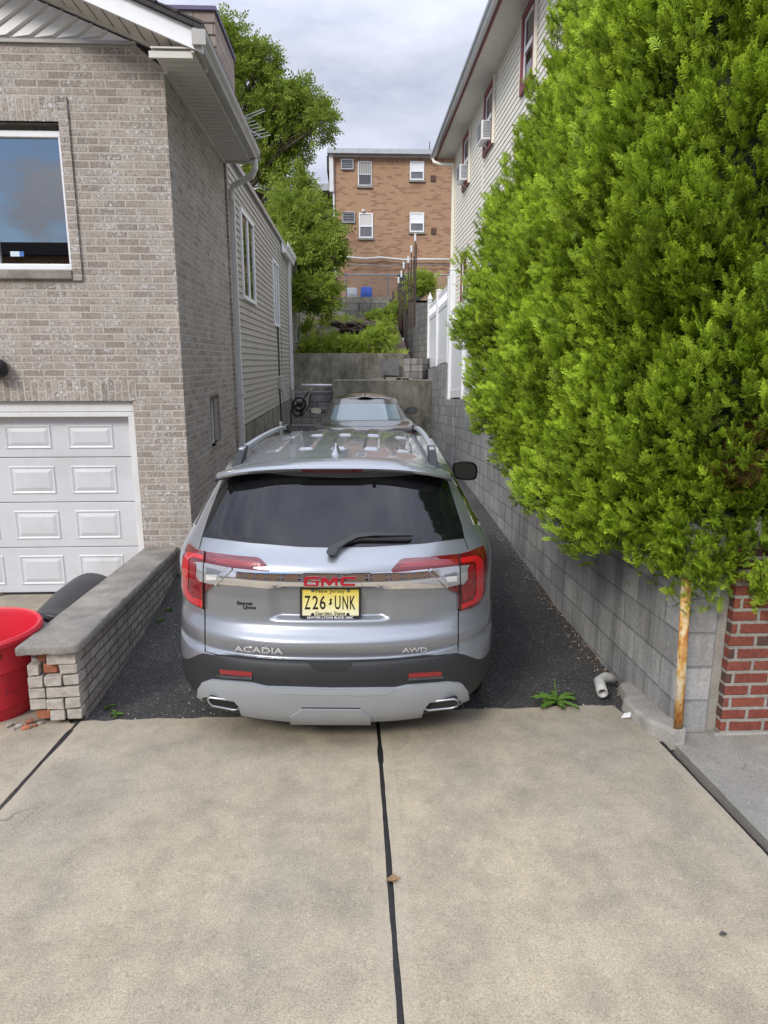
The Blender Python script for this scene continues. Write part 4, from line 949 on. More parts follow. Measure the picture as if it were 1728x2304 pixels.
mb = MB(); mb.box(H2X-.1, H2X-.03, H2Y1-.02, H2Y1+.06, 1.2, 6.9); mb.tube([(2.14, 19.55, 7.30), (2.14, 19.45, 7.2), (2.30, 19.2, 7.08), (2.58, H2Y1+.03, 7.0), (2.585, H2Y1+.02, 6.85)], .04, 8); mb.build('downspout', M['vinyl_cream'], h2, bevel=.006)
def h2_window(y0, y1, z0, z1):
    wo = MB().box(H2X+.0, H2X+.012, y0, y1, z0, z1).build('window', M['dark'], h2)
    mb = MB(); t = .11; x0, x1 = H2X-.055, H2X+.015
    mb.box(x0, x1, y0-t, y1+t, z1, z1+t); mb.box(x0, x1, y0-t, y1+t, z0-t, z0); mb.box(x0, x1, y0-t, y0, z0, z1); mb.box(x0, x1, y1, y1+t, z0, z1)
    mb.build('frame', M['burgundy'], wo)
    for ya_, yb_ in ((y0-t-.03, y0-t-.001), (y1+t+.001, y1+t+.03)): MB().box(x0-.008, x0+.04, ya_, yb_, z0-t, z1+t).build('casing', M['vinyl_cream'], wo)
    mb = MB(); x0, x1, s = H2X-.03, H2X-.005, .055; zm = (z0+z1)/2
    for a, b in ((z0, zm), (zm, z1)):
        mb.box(x0, x1, y0, y1, a, a+s*.8); mb.box(x0, x1, y0, y1, b-s*.6, b); mb.box(x0, x1, y0, y0+s, a+s*.8, b-s*.6); mb.box(x0, x1, y1-s, y1, a+s*.8, b-s*.6)
    mb.build('sash', M['white_clean'], wo)
    MB().box(H2X-.018, H2X-.013, y0+s, y1-s, z0+s, z1-s).build('pane', M['glass_dark'], wo)
h2_window(10.98, 11.60, 6.22, 7.12); h2_window(13.98, 14.72, 6.18, 7.10); h2_window(16.70, 17.44, 6.14, 7.08); h2_window(16.6, 17.3, 3.6, 4.5)
def ac_unit(y, z, label):
    r = thing('air_conditioner', label, 'air conditioner', (H2X-.2, y, z)); x0, x1 = H2X-.21, H2X-.032; w_ = .24; hh = .34
    MB().box(x0, x1, y-w_, y+w_, z, z+hh).build('case', M['white_clean'], r, bevel=.015)
    mb = MB(); n = 11
    for i in range(n): mb.box(x0+.03, x1-.02, y-w_-.006, y-w_-.001, z+.05+i*.026, z+.05+i*.026+.012)
    for i in range(n): mb.box(x0-.006, x0-.001, y-w_+.04, y+w_-.04, z+.05+i*.026, z+.05+i*.026+.012)
    mb.build('louvre', M['galv'], r)
    mb = MB(); mb.bar((x0+.1, y, z-.012), (H2X-.02, y, z-.12), .04, .02); mb.build('bracket', M['white_clean'], r)
ac_unit(14.35, 6.20, 'white window air conditioner in the middle burgundy window, nearer of the two')
ac_unit(17.07, 6.14, 'white window air conditioner in the farthest burgundy window by the downspout')

# ================================================================== WHITE VINYL FENCES
def vfence(label, ys, x_of, zb, zt, spear=(), tall={}):
    f = thing('vinyl_fence', label, 'fence', (x_of(ys[0]), (ys[0]+ys[-1])/2, zb(ys[0])))
    for i, y in enumerate(ys):
        x = x_of(y); b, t = zb(y), zt(y)+.10+tall.get(i, 0); mb = MB(); h = .064
        mb.box(x-h, x+h, y-h, y+h, b, t)
        pc = mb.build('post', M['white_clean'], f, bevel=.01)
        mb = MB(); mb.box(x-h-.012, x+h+.012, y-h-.012, y+h+.012, t, t+.025)
        if i in spear:
            mb.add([(x-.045, y-.045, t+.025), (x+.045, y-.045, t+.025), (x+.045, y+.045, t+.025), (x-.045, y+.045, t+.025), (x-.075, y-.075, t+.10), (x+.075, y-.075, t+.10), (x+.075, y+.075, t+.10), (x-.075, y+.075, t+.10), (x, y, t+.30)], [(0, 1, 5, 4), (1, 2, 6, 5), (2, 3, 7, 6), (3, 0, 4, 7), (4, 5, 8), (5, 6, 8), (6, 7, 8), (7, 4, 8)])
        else: mb.add([(x-h-.012, y-h-.012, t+.025), (x+h+.012, y-h-.012, t+.025), (x+h+.012, y+h+.012, t+.025), (x-h-.012, y+h+.012, t+.025), (x, y, t+.05)], [(0, 1, 4), (1, 2, 4), (2, 3, 4), (3, 0, 4)])
        mb.build('post_cap', M['white_clean'], pc)
    for i in range(len(ys)-1):
        ya, yb = ys[i]+.064, ys[i+1]-.064; p = MB()
        def strip(za, zb2, wx=.05, dxo=0, ma=None):
            A_ = (x_of(ya)+dxo, ya); B_ = (x_of(yb)+dxo, yb); (ma or p).hexa([(A_[0]-wx/2, A_[1], za(ya)), (A_[0]+wx/2, A_[1], za(ya)), (B_[0]+wx/2, B_[1], za(yb)), (B_[0]-wx/2, B_[1], za(yb)), (A_[0]-wx/2, A_[1], zb2(ya)), (A_[0]+wx/2, A_[1], zb2(ya)), (B_[0]+wx/2, B_[1], zb2(yb)), (B_[0]-wx/2, B_[1], zb2(yb))])
        for la, lb in ((lambda y: zb(y)+.04, lambda y: zb(y)+.20), (lambda y: zt(y)-.42, lambda y: zt(y)-.30), (lambda y: zt(y)-.12, lambda y: zt(y))):
            p = MB(); strip(la, lb, ma=p); p.build('rail', M['white_clean'], f, bevel=.004)
        p = MB(); n = max(4, int((yb-ya)/.16))
        for k in range(n):
            a, b = ya+(yb-ya)*k/n+.003, ya+(yb-ya)*(k+1)/n-.003; x = x_of((a+b)/2)
            p.hexa([(x-.012, a, zb(a)+.2), (x+.012, a, zb(a)+.2), (x+.012, b, zb(b)+.2), (x-.012, b, zb(b)+.2), (x-.012, a, zt(a)-.42), (x+.012, a, zt(a)-.42), (x+.012, b, zt(b)-.42), (x-.012, b, zt(b)-.42)])
        p.build('board_panel', M['white_clean'], f)
        p = MB(); n = int((yb-ya)/.10)
        for k in range(n):
            a = ya+.01+k*(yb-ya-.02)/n; x = x_of(a); z0_, z1_ = zt(a)-.30, zt(a)-.12; b = min(yb, a+.15)
            p.bar((x-.006, a, z0_), (x-.006, b, z1_), .006, .035, (1, 0, 0)); p.bar((x+.006, b, z0_), (x+.006, a, z1_), .006, .035, (1, 0, 0))
        p.build('lattice', M['white_clean'], f)
    return f
bx = lambda y: bwx(y)+.09
vfence('white vinyl lattice-top fence on the lower block wall beside the arborvitae', [15.35, 13.15, 11.0, 8.9, 6.9][::-1], bx, lambda y: 1.55-.055*(y-10.5)+.0, lambda y: 3.28-.02*(y-10.5), tall={4: .72})
vfence('white vinyl fence with pointed end post on the upper step of the block wall', [15.72, 18.3, 20.95], bx, lambda y: 2.09-.04*(y-15.45), lambda y: 3.80-.02*(y-15.5), spear=(2,), tall={1: .02})

# ================================================================== BACK WALLS
def wobble_box(x0, x1, y0, y1, z0, z1, amp=.02, seed=0, nxx=24, nz=8):
    mb = MB(); vs = []
    for j in range(nz+1):
        for i in range(nxx+1):
            x = x0+(x1-x0)*i/nxx; z = z0+(z1-z0)*j/nz
            vs.append((x, y0-amp*abs(noise.fractal((x*1.6+seed, z*2.2, 1), 1, 2, 4)), z+(amp*noise.noise((x*2.2, seed, 3)) if j == nz else 0)))
    k = len(vs); vs += [(x0+(x1-x0)*i/nxx, y1, z1) for i in range(nxx+1)]+[(x0, y1, z0), (x1, y1, z0)]
    W_ = nxx+1
    fs = [(j*W_+i, j*W_+i+1, (j+1)*W_+i+1, (j+1)*W_+i) for j in range(nz) for i in range(nxx)]+[(nz*W_+i, nz*W_+i+1, k+i+1, k+i) for i in range(nxx)]
    fs += [tuple([j*W_ for j in range(nz+1)])+(k, k+W_), tuple([j*W_+nxx for j in range(nz+1)])+(k+nxx, k+W_+1)]
    return mb.add(vs, fs)
cw = thing('concrete_wall', 'tall stained concrete retaining wall with white graffiti at the alley end', 'retaining wall', (0, 20, 0))
wobble_box(-1.9, 1.42, 20.0, 20.4, -.1, 2.34).build('wall_body', M['concrete_old'], cw, auto=40)
mb = MB(); gp = lambda px, py: Vector(at_y(px, py, 19.945))
for pl_ in ([(805, 818), (801, 822), (808, 826)], [(806, 819), (816, 818)], [(811, 819), (813, 827)], [(818, 818), (830, 818)], [(822, 818), (822, 828)], [(824, 827), (828, 818), (833, 828)], [(826, 824), (832, 823)], [(835, 828), (834, 818)]):
    mb.tube([gp(*q) for q in pl_], .016, 5)
mb.build('graffiti', pm('faded_white_paint', (.50, .49, .45), .9, var=.2), cw)
cl = thing('low_concrete_wall', 'crumbling low concrete wall in front of the tall stained one', 'retaining wall', (.6, 19, 0))
wobble_box(-.58, 2.10, 19.0, 19.95, -.1, 1.61, .05, 4).build('wall_body', M['concrete_old'], cl, auto=40)
sp = thing('block_steps', 'dark stacked block steps between siding wing and low concrete wall', 'steps', (-1.2, 19.3, 0))
mb = MB(); mb.box(-1.72, -.60, 18.7, 20.0, -.1, .42); mb.box(-1.72, -.60, 19.05, 20.0, .42, .85); mb.box(-1.72, -.60, 19.5, 20.0, .85, 1.28); mb.build('step_block', M['cmu_dark'], sp)
pp = MB(); pp.tube([at_y(652, 832, 19.1), at_y(722, 832.5, 19.1)], .035, 10); tag(pp.build('white_pole', M['white_clean'], smooth=True), 'long white pole lying across the dark block steps', 'pole')
a, b, c_, d_ = at_y(822, 779, 19.8), at_y(862, 779, 19.8), at_y(862, 811, 19.8), at_y(822, 810, 19.8)
mb = MB(); mb.prism([a, b, c_, d_], (0, .03, 0)); tag(mb.build('slate_board', pm('slate', (.14, .14, .15), .5, var=.3, vs=5)), 'dark grey board leaning on the tall concrete wall above the low one', 'board')
ro = MB()
for px, py, s in [(815, 818, .10), (850, 815, .14), (870, 812, .12), (880, 808, .10)]:
    p = at_y(px, py, 19.7); ro.box(p.x-s*1.6, p.x+s*1.4, 19.5, 19.8, 1.60, 1.60+s*.5)
tag(ro.build('scrap_planks', M['old_wood']), 'rotten planks and rubble lying on top of the low concrete wall', 'planks')
def rockthing(px, py, y, s, label, group=None, mat=None, fl=.5):
    p = at_y(px, py, y); bm = bmesh.new(); bmesh.ops.create_icosphere(bm, subdivisions=3, radius=s)
    for v in bm.verts:
        k = 1+.45*noise.noise(v.co*(1.6/s)+Vector((px, py, 0))); v.co = Vector((v.co.x*k*1.3, v.co.y*k, v.co.z*k*fl))
    me = bpy.data.meshes.new('rock'); bm.to_mesh(me); bm.free(); me.materials.append(mat or M['stone']); o = bpy.data.objects.new('rock', me); COL.objects.link(o); o.location = p
    return tag(o, label, 'rock', group)
rockthing(812, 722, 22.5, .26, 'pale flat stone slab lying on the planted slope', fl=.22)
for i, (px, py, s) in enumerate([(775, 712, .22), (790, 705, .18), (755, 716, .25), (740, 705, .15), (762, 700, .16), (800, 735, .13), (725, 700, .17), (825, 703, .14), (785, 722, .12)]): rockthing(px, py, 23.3, s, 'brown stone half buried in the dirt slope', 'stones on the dirt slope', M['soil'], .6)
# two tiers of big blocks
tw = thing('block_terrace_wall', 'tiered wall of big stained concrete blocks above the planted slope', 'retaining wall', (-1, 28.5, 3.8))
mb = MB(); mb.box(-5, 1.5, 28.2, 29, 3.5, 4.07); mb.build('lower_tier', M['bigblock'], tw, uvf=lambda co, q, a: (q[0]+.3, q[1]-4.07))
mb = MB(); mb.box(-5, 1.72, 29.0, 30, 3.6, 4.43); mb.build('upper_tier', M['bigblock'], tw, uvf=lambda co, q, a: (q[0]+.8, q[1]-4.43)); MB().box(-5, 1.72, 29.05, 30, 4.43, 4.66).build('cap_course', M['concrete_old'], tw)
# upper CMU wall
uw = thing('aged_block_wall', 'dark aged block wall stepping uphill behind the white fence end post', 'retaining wall', (1.7, 24, 2))
mb = MB(); Pn, Pf = at_y(944, 655, 21.3), at_y(872, 700, 28.0)
mb.hexa([(Pn.x, 21.3, 1.2), (Pn.x+.3, 21.3, 1.2), (Pf.x+.3, 28, 1.2), (Pf.x, 28, 1.2), (Pn.x, 21.3, Pn.z), (Pn.x+.3, 21.3, Pn.z), (Pf.x+.3, 28, Pn.z+.55), (Pf.x, 28, Pn.z+.55)])
mb.hexa([(1.42, 20.0, 0), (1.95, 20.0, 0), (Pn.x+.02, 21.28, 0), (1.42, 21.28, 0), (1.42, 20.0, 2.2), (1.95, 20.0, 2.2), (Pn.x+.02, 21.28, 2.2), (1.42, 21.28, 2.2)])
mb.build('wall_body', M['cmu_dark'], uw, uvf=lambda co, q, a: (q[0], q[1]) if a != 2 else q)
# rebar stakes
for i, (px, pt_, y, capd) in enumerate([(897, 505, 23.2, 1), (889, 530, 24.0, 1), (882, 553, 24.6, 1), (872, 566, 25.4, 1), (867, 585, 25.8, 1), (861, 598, 26.5, 1), (894, 545, 23.4, 0), (886, 570, 24.3, 0), (877, 590, 25, 0), (868, 610, 25.7, 0), (863, 605, 26.4, 0), (858, 612, 26.9, 0), (853, 615, 27.3, 0), (848, 622, 27.7, 0), (843, 640, 28, 0), (845, 640, 28.1, 0), (850, 625, 27.5, 0), (864, 640, 26.2, 0), (874, 620, 25.3, 0), (900, 520, 23., 0)]):
    t_ = at_y(px, pt_, y); zb_ = 3.2; r = thing('rebar_stake', 'rusty upright rebar rod with a white cap above the aged block wall' if capd else 'bare rusty upright rebar rod above the aged block wall', 'rebar', (t_.x, y, zb_), 'capped rebar rods on the aged wall' if capd else 'bare rebar rods on the aged wall')
    mb = MB(); mb.tube([(t_.x+random.uniform(-.04, .04), y, zb_), (t_.x, y, t_.z-.1)], .018, 6); mb.build('rod', M['rebar'], r)
    if capd: MB().tube([(t_.x, y, t_.z-.22), (t_.x, y, t_.z)], .03, 8).build('cap', M['white_clean'], r)

# ================================================================== APARTMENTS, CHAIN LINK, BARRELS
YA = 36.0
ap = thing('apartment_building', 'tan brick apartment block with flat roof at the top of the hill', 'apartment building', (2.5, YA, 4.6))
ax0, ax1, az1 = -.895, 12.0, 11.72
mb = MB(); mb.box(ax0, ax1, YA, YA+14, 4.4, az1); mb.build('brick_wall', M['brick_far'], ap)
mb = MB(); mb.box(ax0, ax1, YA-.01, YA+.05, az1-.32, az1); mb.build('soldier_course', M['brick_far'], ap, uvf=swap)
mb = MB(); mb.box(ax0-.28, ax1, YA-.4, YA+14, az1+.06, az1+.27); mb.build('roof_edge', M['aluminium'], ap)
mb = MB(); mb.box(ax0-.02, ax1, YA-.05, YA+14, az1-.02, az1+.06); mb.box(ax0-.2, ax0-.01, YA-.2, YA+.4, az1-1.6, az1+.06); mb.build('cornice', M['white'], ap)
mb = MB(); mb.box(ax0-.32, ax0-.06, YA+.1, YA+13, az1-.6, az1+.05); mb.build('side_eave', M['dark_metal'], ap)
mb = MB(); mb.box(ax0-.05, ax0+.03, YA-.09, YA-.02, 4.6, az1-.2); mb.build('downspout', M['white'], ap)
mb = MB(); p = at_y(928, 328, YA+1); mb.box(p.x-.02, p.x+.02, YA+1, YA+1.04, az1+.2, az1+1.0); q = at_y(905, 328, YA+1); mb.box(q.x-.15, q.x+.15, YA+1, YA+1.3, az1+.2, az1+.42); mb.build('roof_vent', M['dark_metal'], ap)
def apw(x0, x1, z0, z1, bars, shade):
    wo = MB().box(x0, x1, YA-.02, YA+.01, z0, z1).build('window', M['dark'], ap); t = .06
    mb = MB(); zm = z0+(z1-z0)*.47
    for a, b, c_, d_ in ((x0, x1, z0, z0+t), (x0, x1, z1-t, z1), (x0, x1, zm-t/2, zm+t/2), (x0, x0+t, z0+t, zm-t/2), (x1-t, x1, z0+t, zm-t/2), (x0, x0+t, zm+t/2, z1-t), (x1-t, x1, zm+t/2, z1-t)): mb.box(a, b, YA-.06, YA-.02, c_, d_)
    mb.build('frame', M['white_clean'], wo)
    MB().box(x0+t, x1-t, YA-.035, YA-.025, zm+t/2, z1-t).build('blind', M['white_clean'] if shade else M['curtain'], wo)
    MB().box(x0+t, x1-t, YA-.035, YA-.025, z0+t, zm-t/2).build('screen', pm('screen', (.15, .15, .17), .5, var=.2, vs=3), wo)
    mb = MB(); mb.box(x0-.05, x1+.05, YA-.09, YA-.0, z0-.09, z0); mb.build('sill', M['concrete_grey'], wo)
    if bars:
        mb = MB()
        for k in range(7): mb.box(x0+.06+k*(x1-x0-.12)/6-.008, x0+.06+k*(x1-x0-.12)/6+.008, YA-.10, YA-.085, z0, z1)
        mb.build('window_bars', M['dark_metal'], wo)
apw(.28, .945, 10.42, 11.52, 1, 0); apw(2.79, 3.48, 10.71, 11.55, 0, 1); apw(.31, 1.0, 8.05, 9.20, 0, 0); apw(2.80, 3.51, 8.34, 9.24, 0, 1)
for x0, x1, z0, z1 in ((-.49, .03, 11.19, 11.56), (-.45, .08, 8.79, 9.2)):
    s = MB().box(x0, x1, YA-.06, YA-.01, z0, z1).build('conditioner_sleeve', M['dark_metal'], ap); mb = MB()
    for a, b, c_, d_ in ((x0-.04, x1+.04, z0-.05, z0), (x0-.04, x1+.04, z1, z1+.04), (x0-.04, x0, z0, z1), (x1, x1+.04, z0, z1)): mb.box(a, b, YA-.10, YA-.01, c_, d_)
    for k in range(5): mb.box(x0, x1, YA-.075, YA-.062, z0+.05+k*.075, z0+.07+k*.075)
    mb.build('sleeve_frame', M['aluminium'], s)
for x0, z0 in ((3.80, 10.66), (3.86, 8.25)): MB().box(x0, x0+.25, YA-.05, YA-.01, z0, z0+.27).build('wall_vent', pm('brown_vent', (.09, .04, .03), .6), ap)
mb = MB(); p = at_y(785, 455, YA-.1); mb.lathe([(0, .06), (.07, .05), (.09, 0), (.07, -.05), (0, -.06)], 10, p); mb.build('wall_lamp', M['white'], ap)
for i, (pxs, lab) in enumerate([([(748, 555), (790, 559), (820, 556), (870, 561), (920, 560), (990, 561)], 'thick pale conduit running across the tan brick apartment wall'), ([(752, 573), (800, 572), (830, 576), (870, 570), (910, 572), (990, 573)], 'thin sagging cable below the pale conduit on the brick wall')]):
    mb = MB(); mb.tube([at_y(a, b, YA-.2) for a, b in pxs], .045 if i == 0 else .022, 6); tag(mb.build('wall_cable', M['white'] if i == 0 else M['galv'], smooth=True), lab, 'cable')
cf = thing('chain_link_fence', 'grey chain link fence in front of the tan brick apartments', 'fence', (0, 32, 4.55))
zc0, zc1 = 4.58, at_y(800, 593, 32).z
mb = MB(); mb.tube([(-4, 32, zc1), (9, 32, zc1)], .025, 6); mb.tube([(-4, 32, zc0+.05), (9, 32, zc0+.05)], .015, 6); mb.build('rail', M['galv'], cf)
for px in (748, 838, 930, 1010): x = at_y(px, 600, 32).x; MB().tube([(x, 32, 4.3), (x, 32, zc1+.06)], .03, 8).build('post', M['galv'], cf)
mb = MB(); hz_ = zc1-zc0; n = 130
for k in range(n):
    x = -4+13*k/n
    for s in (1, -1): mb.bar((x, 32, zc0), (x+s*hz_, 32, zc1), .006, .006)
mb.build('wire_mesh', M['galv'], cf)
def barrel(px, base_py, y, r, h, mats, label, bands):
    p = at_y(px, base_py, y); z0_ = 4.55; t = thing('barrel', label, 'barrel', (p.x, y, z0_)); 
    MB().lathe([(0, 0), (r*.92, 0), (r*.97, .05), (r, h*.3), (r*1.03, h*.33), (r, h*.36), (r, h*.64), (r*1.03, h*.67), (r, h*.7), (r*.97, h*.93), (r*.85, h), (0, h)], 24, (p.x, y, z0_)).build('barrel_body', mats[0], t, auto=40)
    for (a, b, mm) in bands: MB().lathe([(r*1.04, a*h), (r*1.055, a*h), (r*1.055, b*h), (r*1.04, b*h)], 24, (p.x, y, z0_)).build('band', mm, t)
    return p
redp = pm('faded_red', (.50, .07, .08), .5, var=.2)
barrel(760, 645, 33.4, .27, .88, [M['white']], 'white plastic barrel with faded red lower band behind chain link', [(.05, .28, redp), (.30, .36, redp)])
pB = barrel(791.5, 645, 33.4, .27, .92, [M['blue_plastic']], 'bright blue plastic barrel behind the chain link fence', [(.02, .36, pm('pale_blue', (.42, .52, .70), .5, var=.3))])
gb_ = at_y(885, 598, 33.5); t = thing('green_bin', 'dark green bin behind the rebar rods below the apartments', 'bin', (gb_.x, 33.5, 4.55)); MB().box(gb_.x-.5, gb_.x+.5, 33.2, 34, 4.5, gb_.z+.06).build('bin_body', pm('dark_green', (.015, .045, .035), .6), t, bevel=.03); MB().box(gb_.x-.54, gb_.x+.54, 33.16, 34.04, gb_.z+.06, gb_.z+.12).build('lid', pm('dark_green_lid', (.012, .035, .03), .6), t, bevel=.02)
# balcony building beyond the tree
bl = thing('balcony_building', 'dark building with railed balconies half hidden behind the leafy tree', 'building', (-4, 41, 4.6))
MB().box(-9, -1.3, 41.5, 50, 4.4, 11.2).build('wall', pm('dark_wall', (.10, .09, .08), .8), bl)
MB().box(-9, -1.2, 40.4, 50, 11.2, 11.55).build('roof', M['aluminium'], bl)
mb = MB(); mb.box(-9, -1.25, 40.2, 41.5, 9.45, 9.65); mb.box(-9, -1.25, 40.2, 41.5, 7.2, 7.4); mb.build('balcony_floor', M['dark_metal'], bl)
mb = MB()
for zb_ in (9.65, 7.4):
    mb.box(-9, -1.25, 40.2, 40.24, zb_+.95, zb_+1.0); mb.box(-9, -1.25, 40.2, 40.24, zb_+.08, zb_+.12)
    for k in range(64): x = -9+k*.12; mb.box(x, x+.02, 40.21, 40.23, zb_+.12, zb_+.95)
mb.build('railing', M['dark_metal'], bl)

# ================================================================== SLOPE PLANTS
rng = np.random.default_rng(21)
def bush(name, label, cat, px, py, y, rx, rz_, n, size, group=None, droop=.2):
    p = at_y(px, py, y); t = thing(name, label, cat, (p.x, y, p.z-rz_), group)
    foliage('foliage', [tuple(p), (p.x-rx*.4, y-.1, p.z-.1*rz_), (p.x+rx*.45, y+.1, p.z+.1*rz_)], [(rx*.75, rx*.6, rz_*.9), (rx*.55, rx*.5, rz_*.8), (rx*.5, rx*.5, rz_*.75)], n, size, M['leaf_bush'], t, rng, droop, .2, noisesc=2.5)
    mb = MB()
    for k in range(6): mb.tube([(p.x+random.uniform(-.1, .1), y, p.z-rz_*1.1), (p.x+random.uniform(-rx, rx)*.6, y+random.uniform(-.2, .2), p.z+rz_*.4)], [.012, .004], 5)
    mb.build('stem', M['bark'], t)
for i, (px, py, y, rx, rz_, n, lab) in enumerate([
    (675, 745, 20.7, .42, .24, 420, 'low green shrub at the left end of the concrete wall top'), (715, 742, 20.8, .50, .28, 520, 'low green shrub on the wall top, between the left end shrub and the middle'), (755, 745, 20.7, .40, .24, 420, 'low green shrub midway along the concrete wall top'),
    (815, 735, 20.9, .55, .42, 800, 'taller yellow green shrub at the right of the concrete wall top'), (840, 715, 21.4, .45, .45, 500, 'loose shrub against the aged block wall on the slope'), (790, 748, 20.7, .42, .2, 350, 'small shrub left of the taller yellow green one'),
    (675, 715, 22.4, .5, .3, 350, 'dark low shrub at the left of the dirt slope'), (838, 680, 26.5, .5, .45, 350, 'leafy shrub climbing at the right end of the big blocks'), (808, 682, 27.6, .3, .3, 160, 'thin sapling in front of the big block tier'), (868, 655, 27, .45, .5, 350, 'shrub among the rebar rods by the aged wall')]):
    bush('shrub', lab, 'shrub', px, py, y, rx, rz_, n, .17, 'shrubs on the planted slope')
bush('round_bush', 'bright green round bush behind the rebar rods', 'bush', 912, 612, 29, .75, .5, 1200, .2)
bush('round_bush', 'dark green bush between the two white fences', 'bush', 965, 655, 23.5, .55, .5, 600, .17)
kv = []; 
for k in range(2200):
    x = rng.uniform(-1.8, 1.5); y = rng.uniform(20.4, 28); kv.append((x, y, float(np.interp(y, [20, 21, 24, 28.2], [2.22, 2.3, 2.95, 3.85]))+.05))
kv = np.array(kv); kv = kv[[noise.noise((p[0]*1.1, p[1]*1.1, 7)) > .05 or p[1] < 21 for p in kv]]
d = unit(rng.normal(size=kv.shape)*.6+np.array([0, 0, 1])); v, f, t_ = instance(*LT, kv, d, frame(d, rng), rng.uniform(.08, .2, len(kv)), rng.normal(.2, .2, len(kv)))
o = kind(mesh_np('ground_cover', v, f, M['leaf_bush'], None, t_), 'stuff'); tag(o, 'low green ground cover spread over the dirt slope', 'ground cover')
# junk beside the second car: tilted tan board with dark wheel frames
jk = thing('garden_cart', 'upturned garden cart with tan tray and dark wheels leaning by the siding', 'garden cart', (-1.35, 17.6, 0))
YJ = 17.2; jp = lambda px, py, dy=0: at_y(px, py, YJ+dy)
zj = lambda x, y: ((640+x*.19289)/DS, (620+y*.19289)/DS)
pl_ = [zj(*q) for q in [(335, 1308), (300, 1318), (262, 1380), (232, 1480), (192, 1600), (165, 1622), (200, 1632), (240, 1562), (276, 1535), (270, 1492), (262, 1450), (300, 1380)]]
mb = MB(); mb.prism([jp(*q) for q in pl_], (0, .30, 0)); mb.build('tray', pm('tan_plastic', (.36, .33, .29), .6, var=.1), jk, bevel=.015)
for px, py, r in ((647, 872, 13), (643, 887, 11)):
    c = jp(px, py, -.1); rr = r*DS*YJ/FPX; mb = MB(); mb.tube([(c.x+rr*math.cos(t), c.y, c.z+rr*math.sin(t)) for t in np.linspace(0, 2*math.pi, 24)], .03, 8); wh = mb.build('wheel', M['black_plastic'], jk, smooth=True)
    MB().lathe([(0, -.03), (rr*.45, -.03), (rr*.45, .03), (0, .03)], 14, c).build('hub', M['black_plastic'], wh)
mb = MB(); mb.tube([jp(648, 895), jp(655, 862), jp(668, 845)], .018, 6); mb.tube([jp(652, 900), jp(666, 880), jp(672, 850)], .016, 6); mb.build('frame', M['dark_metal'], jk)
# houses across the street (seen only in reflections)
rh = thing('row_house', 'brick row house across the street behind the viewer', 'house', (0, -20, 0))
mb = MB(); mb.box(-26, 26, -30, -18, -.3, 6.6); mb.build('brick_wall', M['brick_far'], rh); mb = MB(); mb.box(-26.5, 26.5, -30.5, -17.6, 6.6, 7.1); mb.build('roof', M['shingle'], rh)
for k in range(14):
    x = -24+k*3.6
    for z in (1.2, 4.0):
        wo = MB().box(x, x+1.2, -18.03, -17.98, z, z+1.5).build('window', M['glass_dark'], rh); mb = MB(); mb.box(x-.08, x+1.28, -18.0, -17.95, z+1.5, z+1.6); mb.box(x-.08, x+1.28, -18., -17.95, z-.1, z); mb.box(x+.56, x+.64, -17.98, -17.95, z, z+1.5); mb.build('frame', M['white_clean'], wo)

# ================================================================== VEHICLES
def paint(name, col, metal=.55, rough=.32):
    t = NT(name); c = t.coord(); vo = t.new('TexVoronoi', i_Scale=900.); t.link(c, vo.inputs['Vector'])
    colr = t.mix(1., col, t.ramp(vo.outputs['Distance'], [(0., 1.12), (.6, .92)]), 'MULTIPLY')
    t.set(colr, rough, metal, .5, 1., .025); return t.m
P_SUV = paint('silver_paint', (.285, .302, .33), .58, .34); P_SED = paint('taupe_paint', (.085, .078, .072))
SKID = pm('satin_silver', (.34, .36, .385), .38, metal=.25, var=.03)
CLAD = pm('grain_black_plastic', (.017, .0175, .019), .55, var=.12, bump=.15, bs=400)
TINT = flat('tinted_glass', (.006, .0065, .008), .015, 0, .5)
CHROME = flat('chrome', (.80, .80, .81), .04, 1)
RED_L = flat('red_lens', (.50, .008, .014), .08, 0, .5, 1); RED_D = flat('dark_red_lens', (.12, .004, .008), .04, 0, .6, 1)
def ridged(name, col, sc):
    t = NT(name); c = t.coord(); wv = t.new('TexWave', wave_type='BANDS', bands_direction='Z', i_Scale=sc); t.link(c, wv.inputs[0]); vo = t.new('TexVoronoi', i_Scale=140.); t.link(c, vo.inputs['Vector'])
    t.set(t.mix(t.ramp(vo.outputs['Distance'], [(.1, 0.), (.7, 1.)]), col, tuple(x*.45 for x in col)), .12, 0, .6, 1., .03); t.bump(wv.outputs['Fac'], .3, .002); return t.m
RED_M = ridged('mid_red_lens', (.36, .008, .014), 60)
CLEAR = flat('clear_lens', (.40, .41, .43), .08, .5, .8, 1); GAPM = flat('panel_gap', (.006, .006, .007), .8)
RUBBER = pm('tyre_rubber', (.018, .018, .019), .75, var=.2, bump=.3, bs=120); RIM = pm('alloy_rim', (.40, .41, .42), .3, metal=.8)

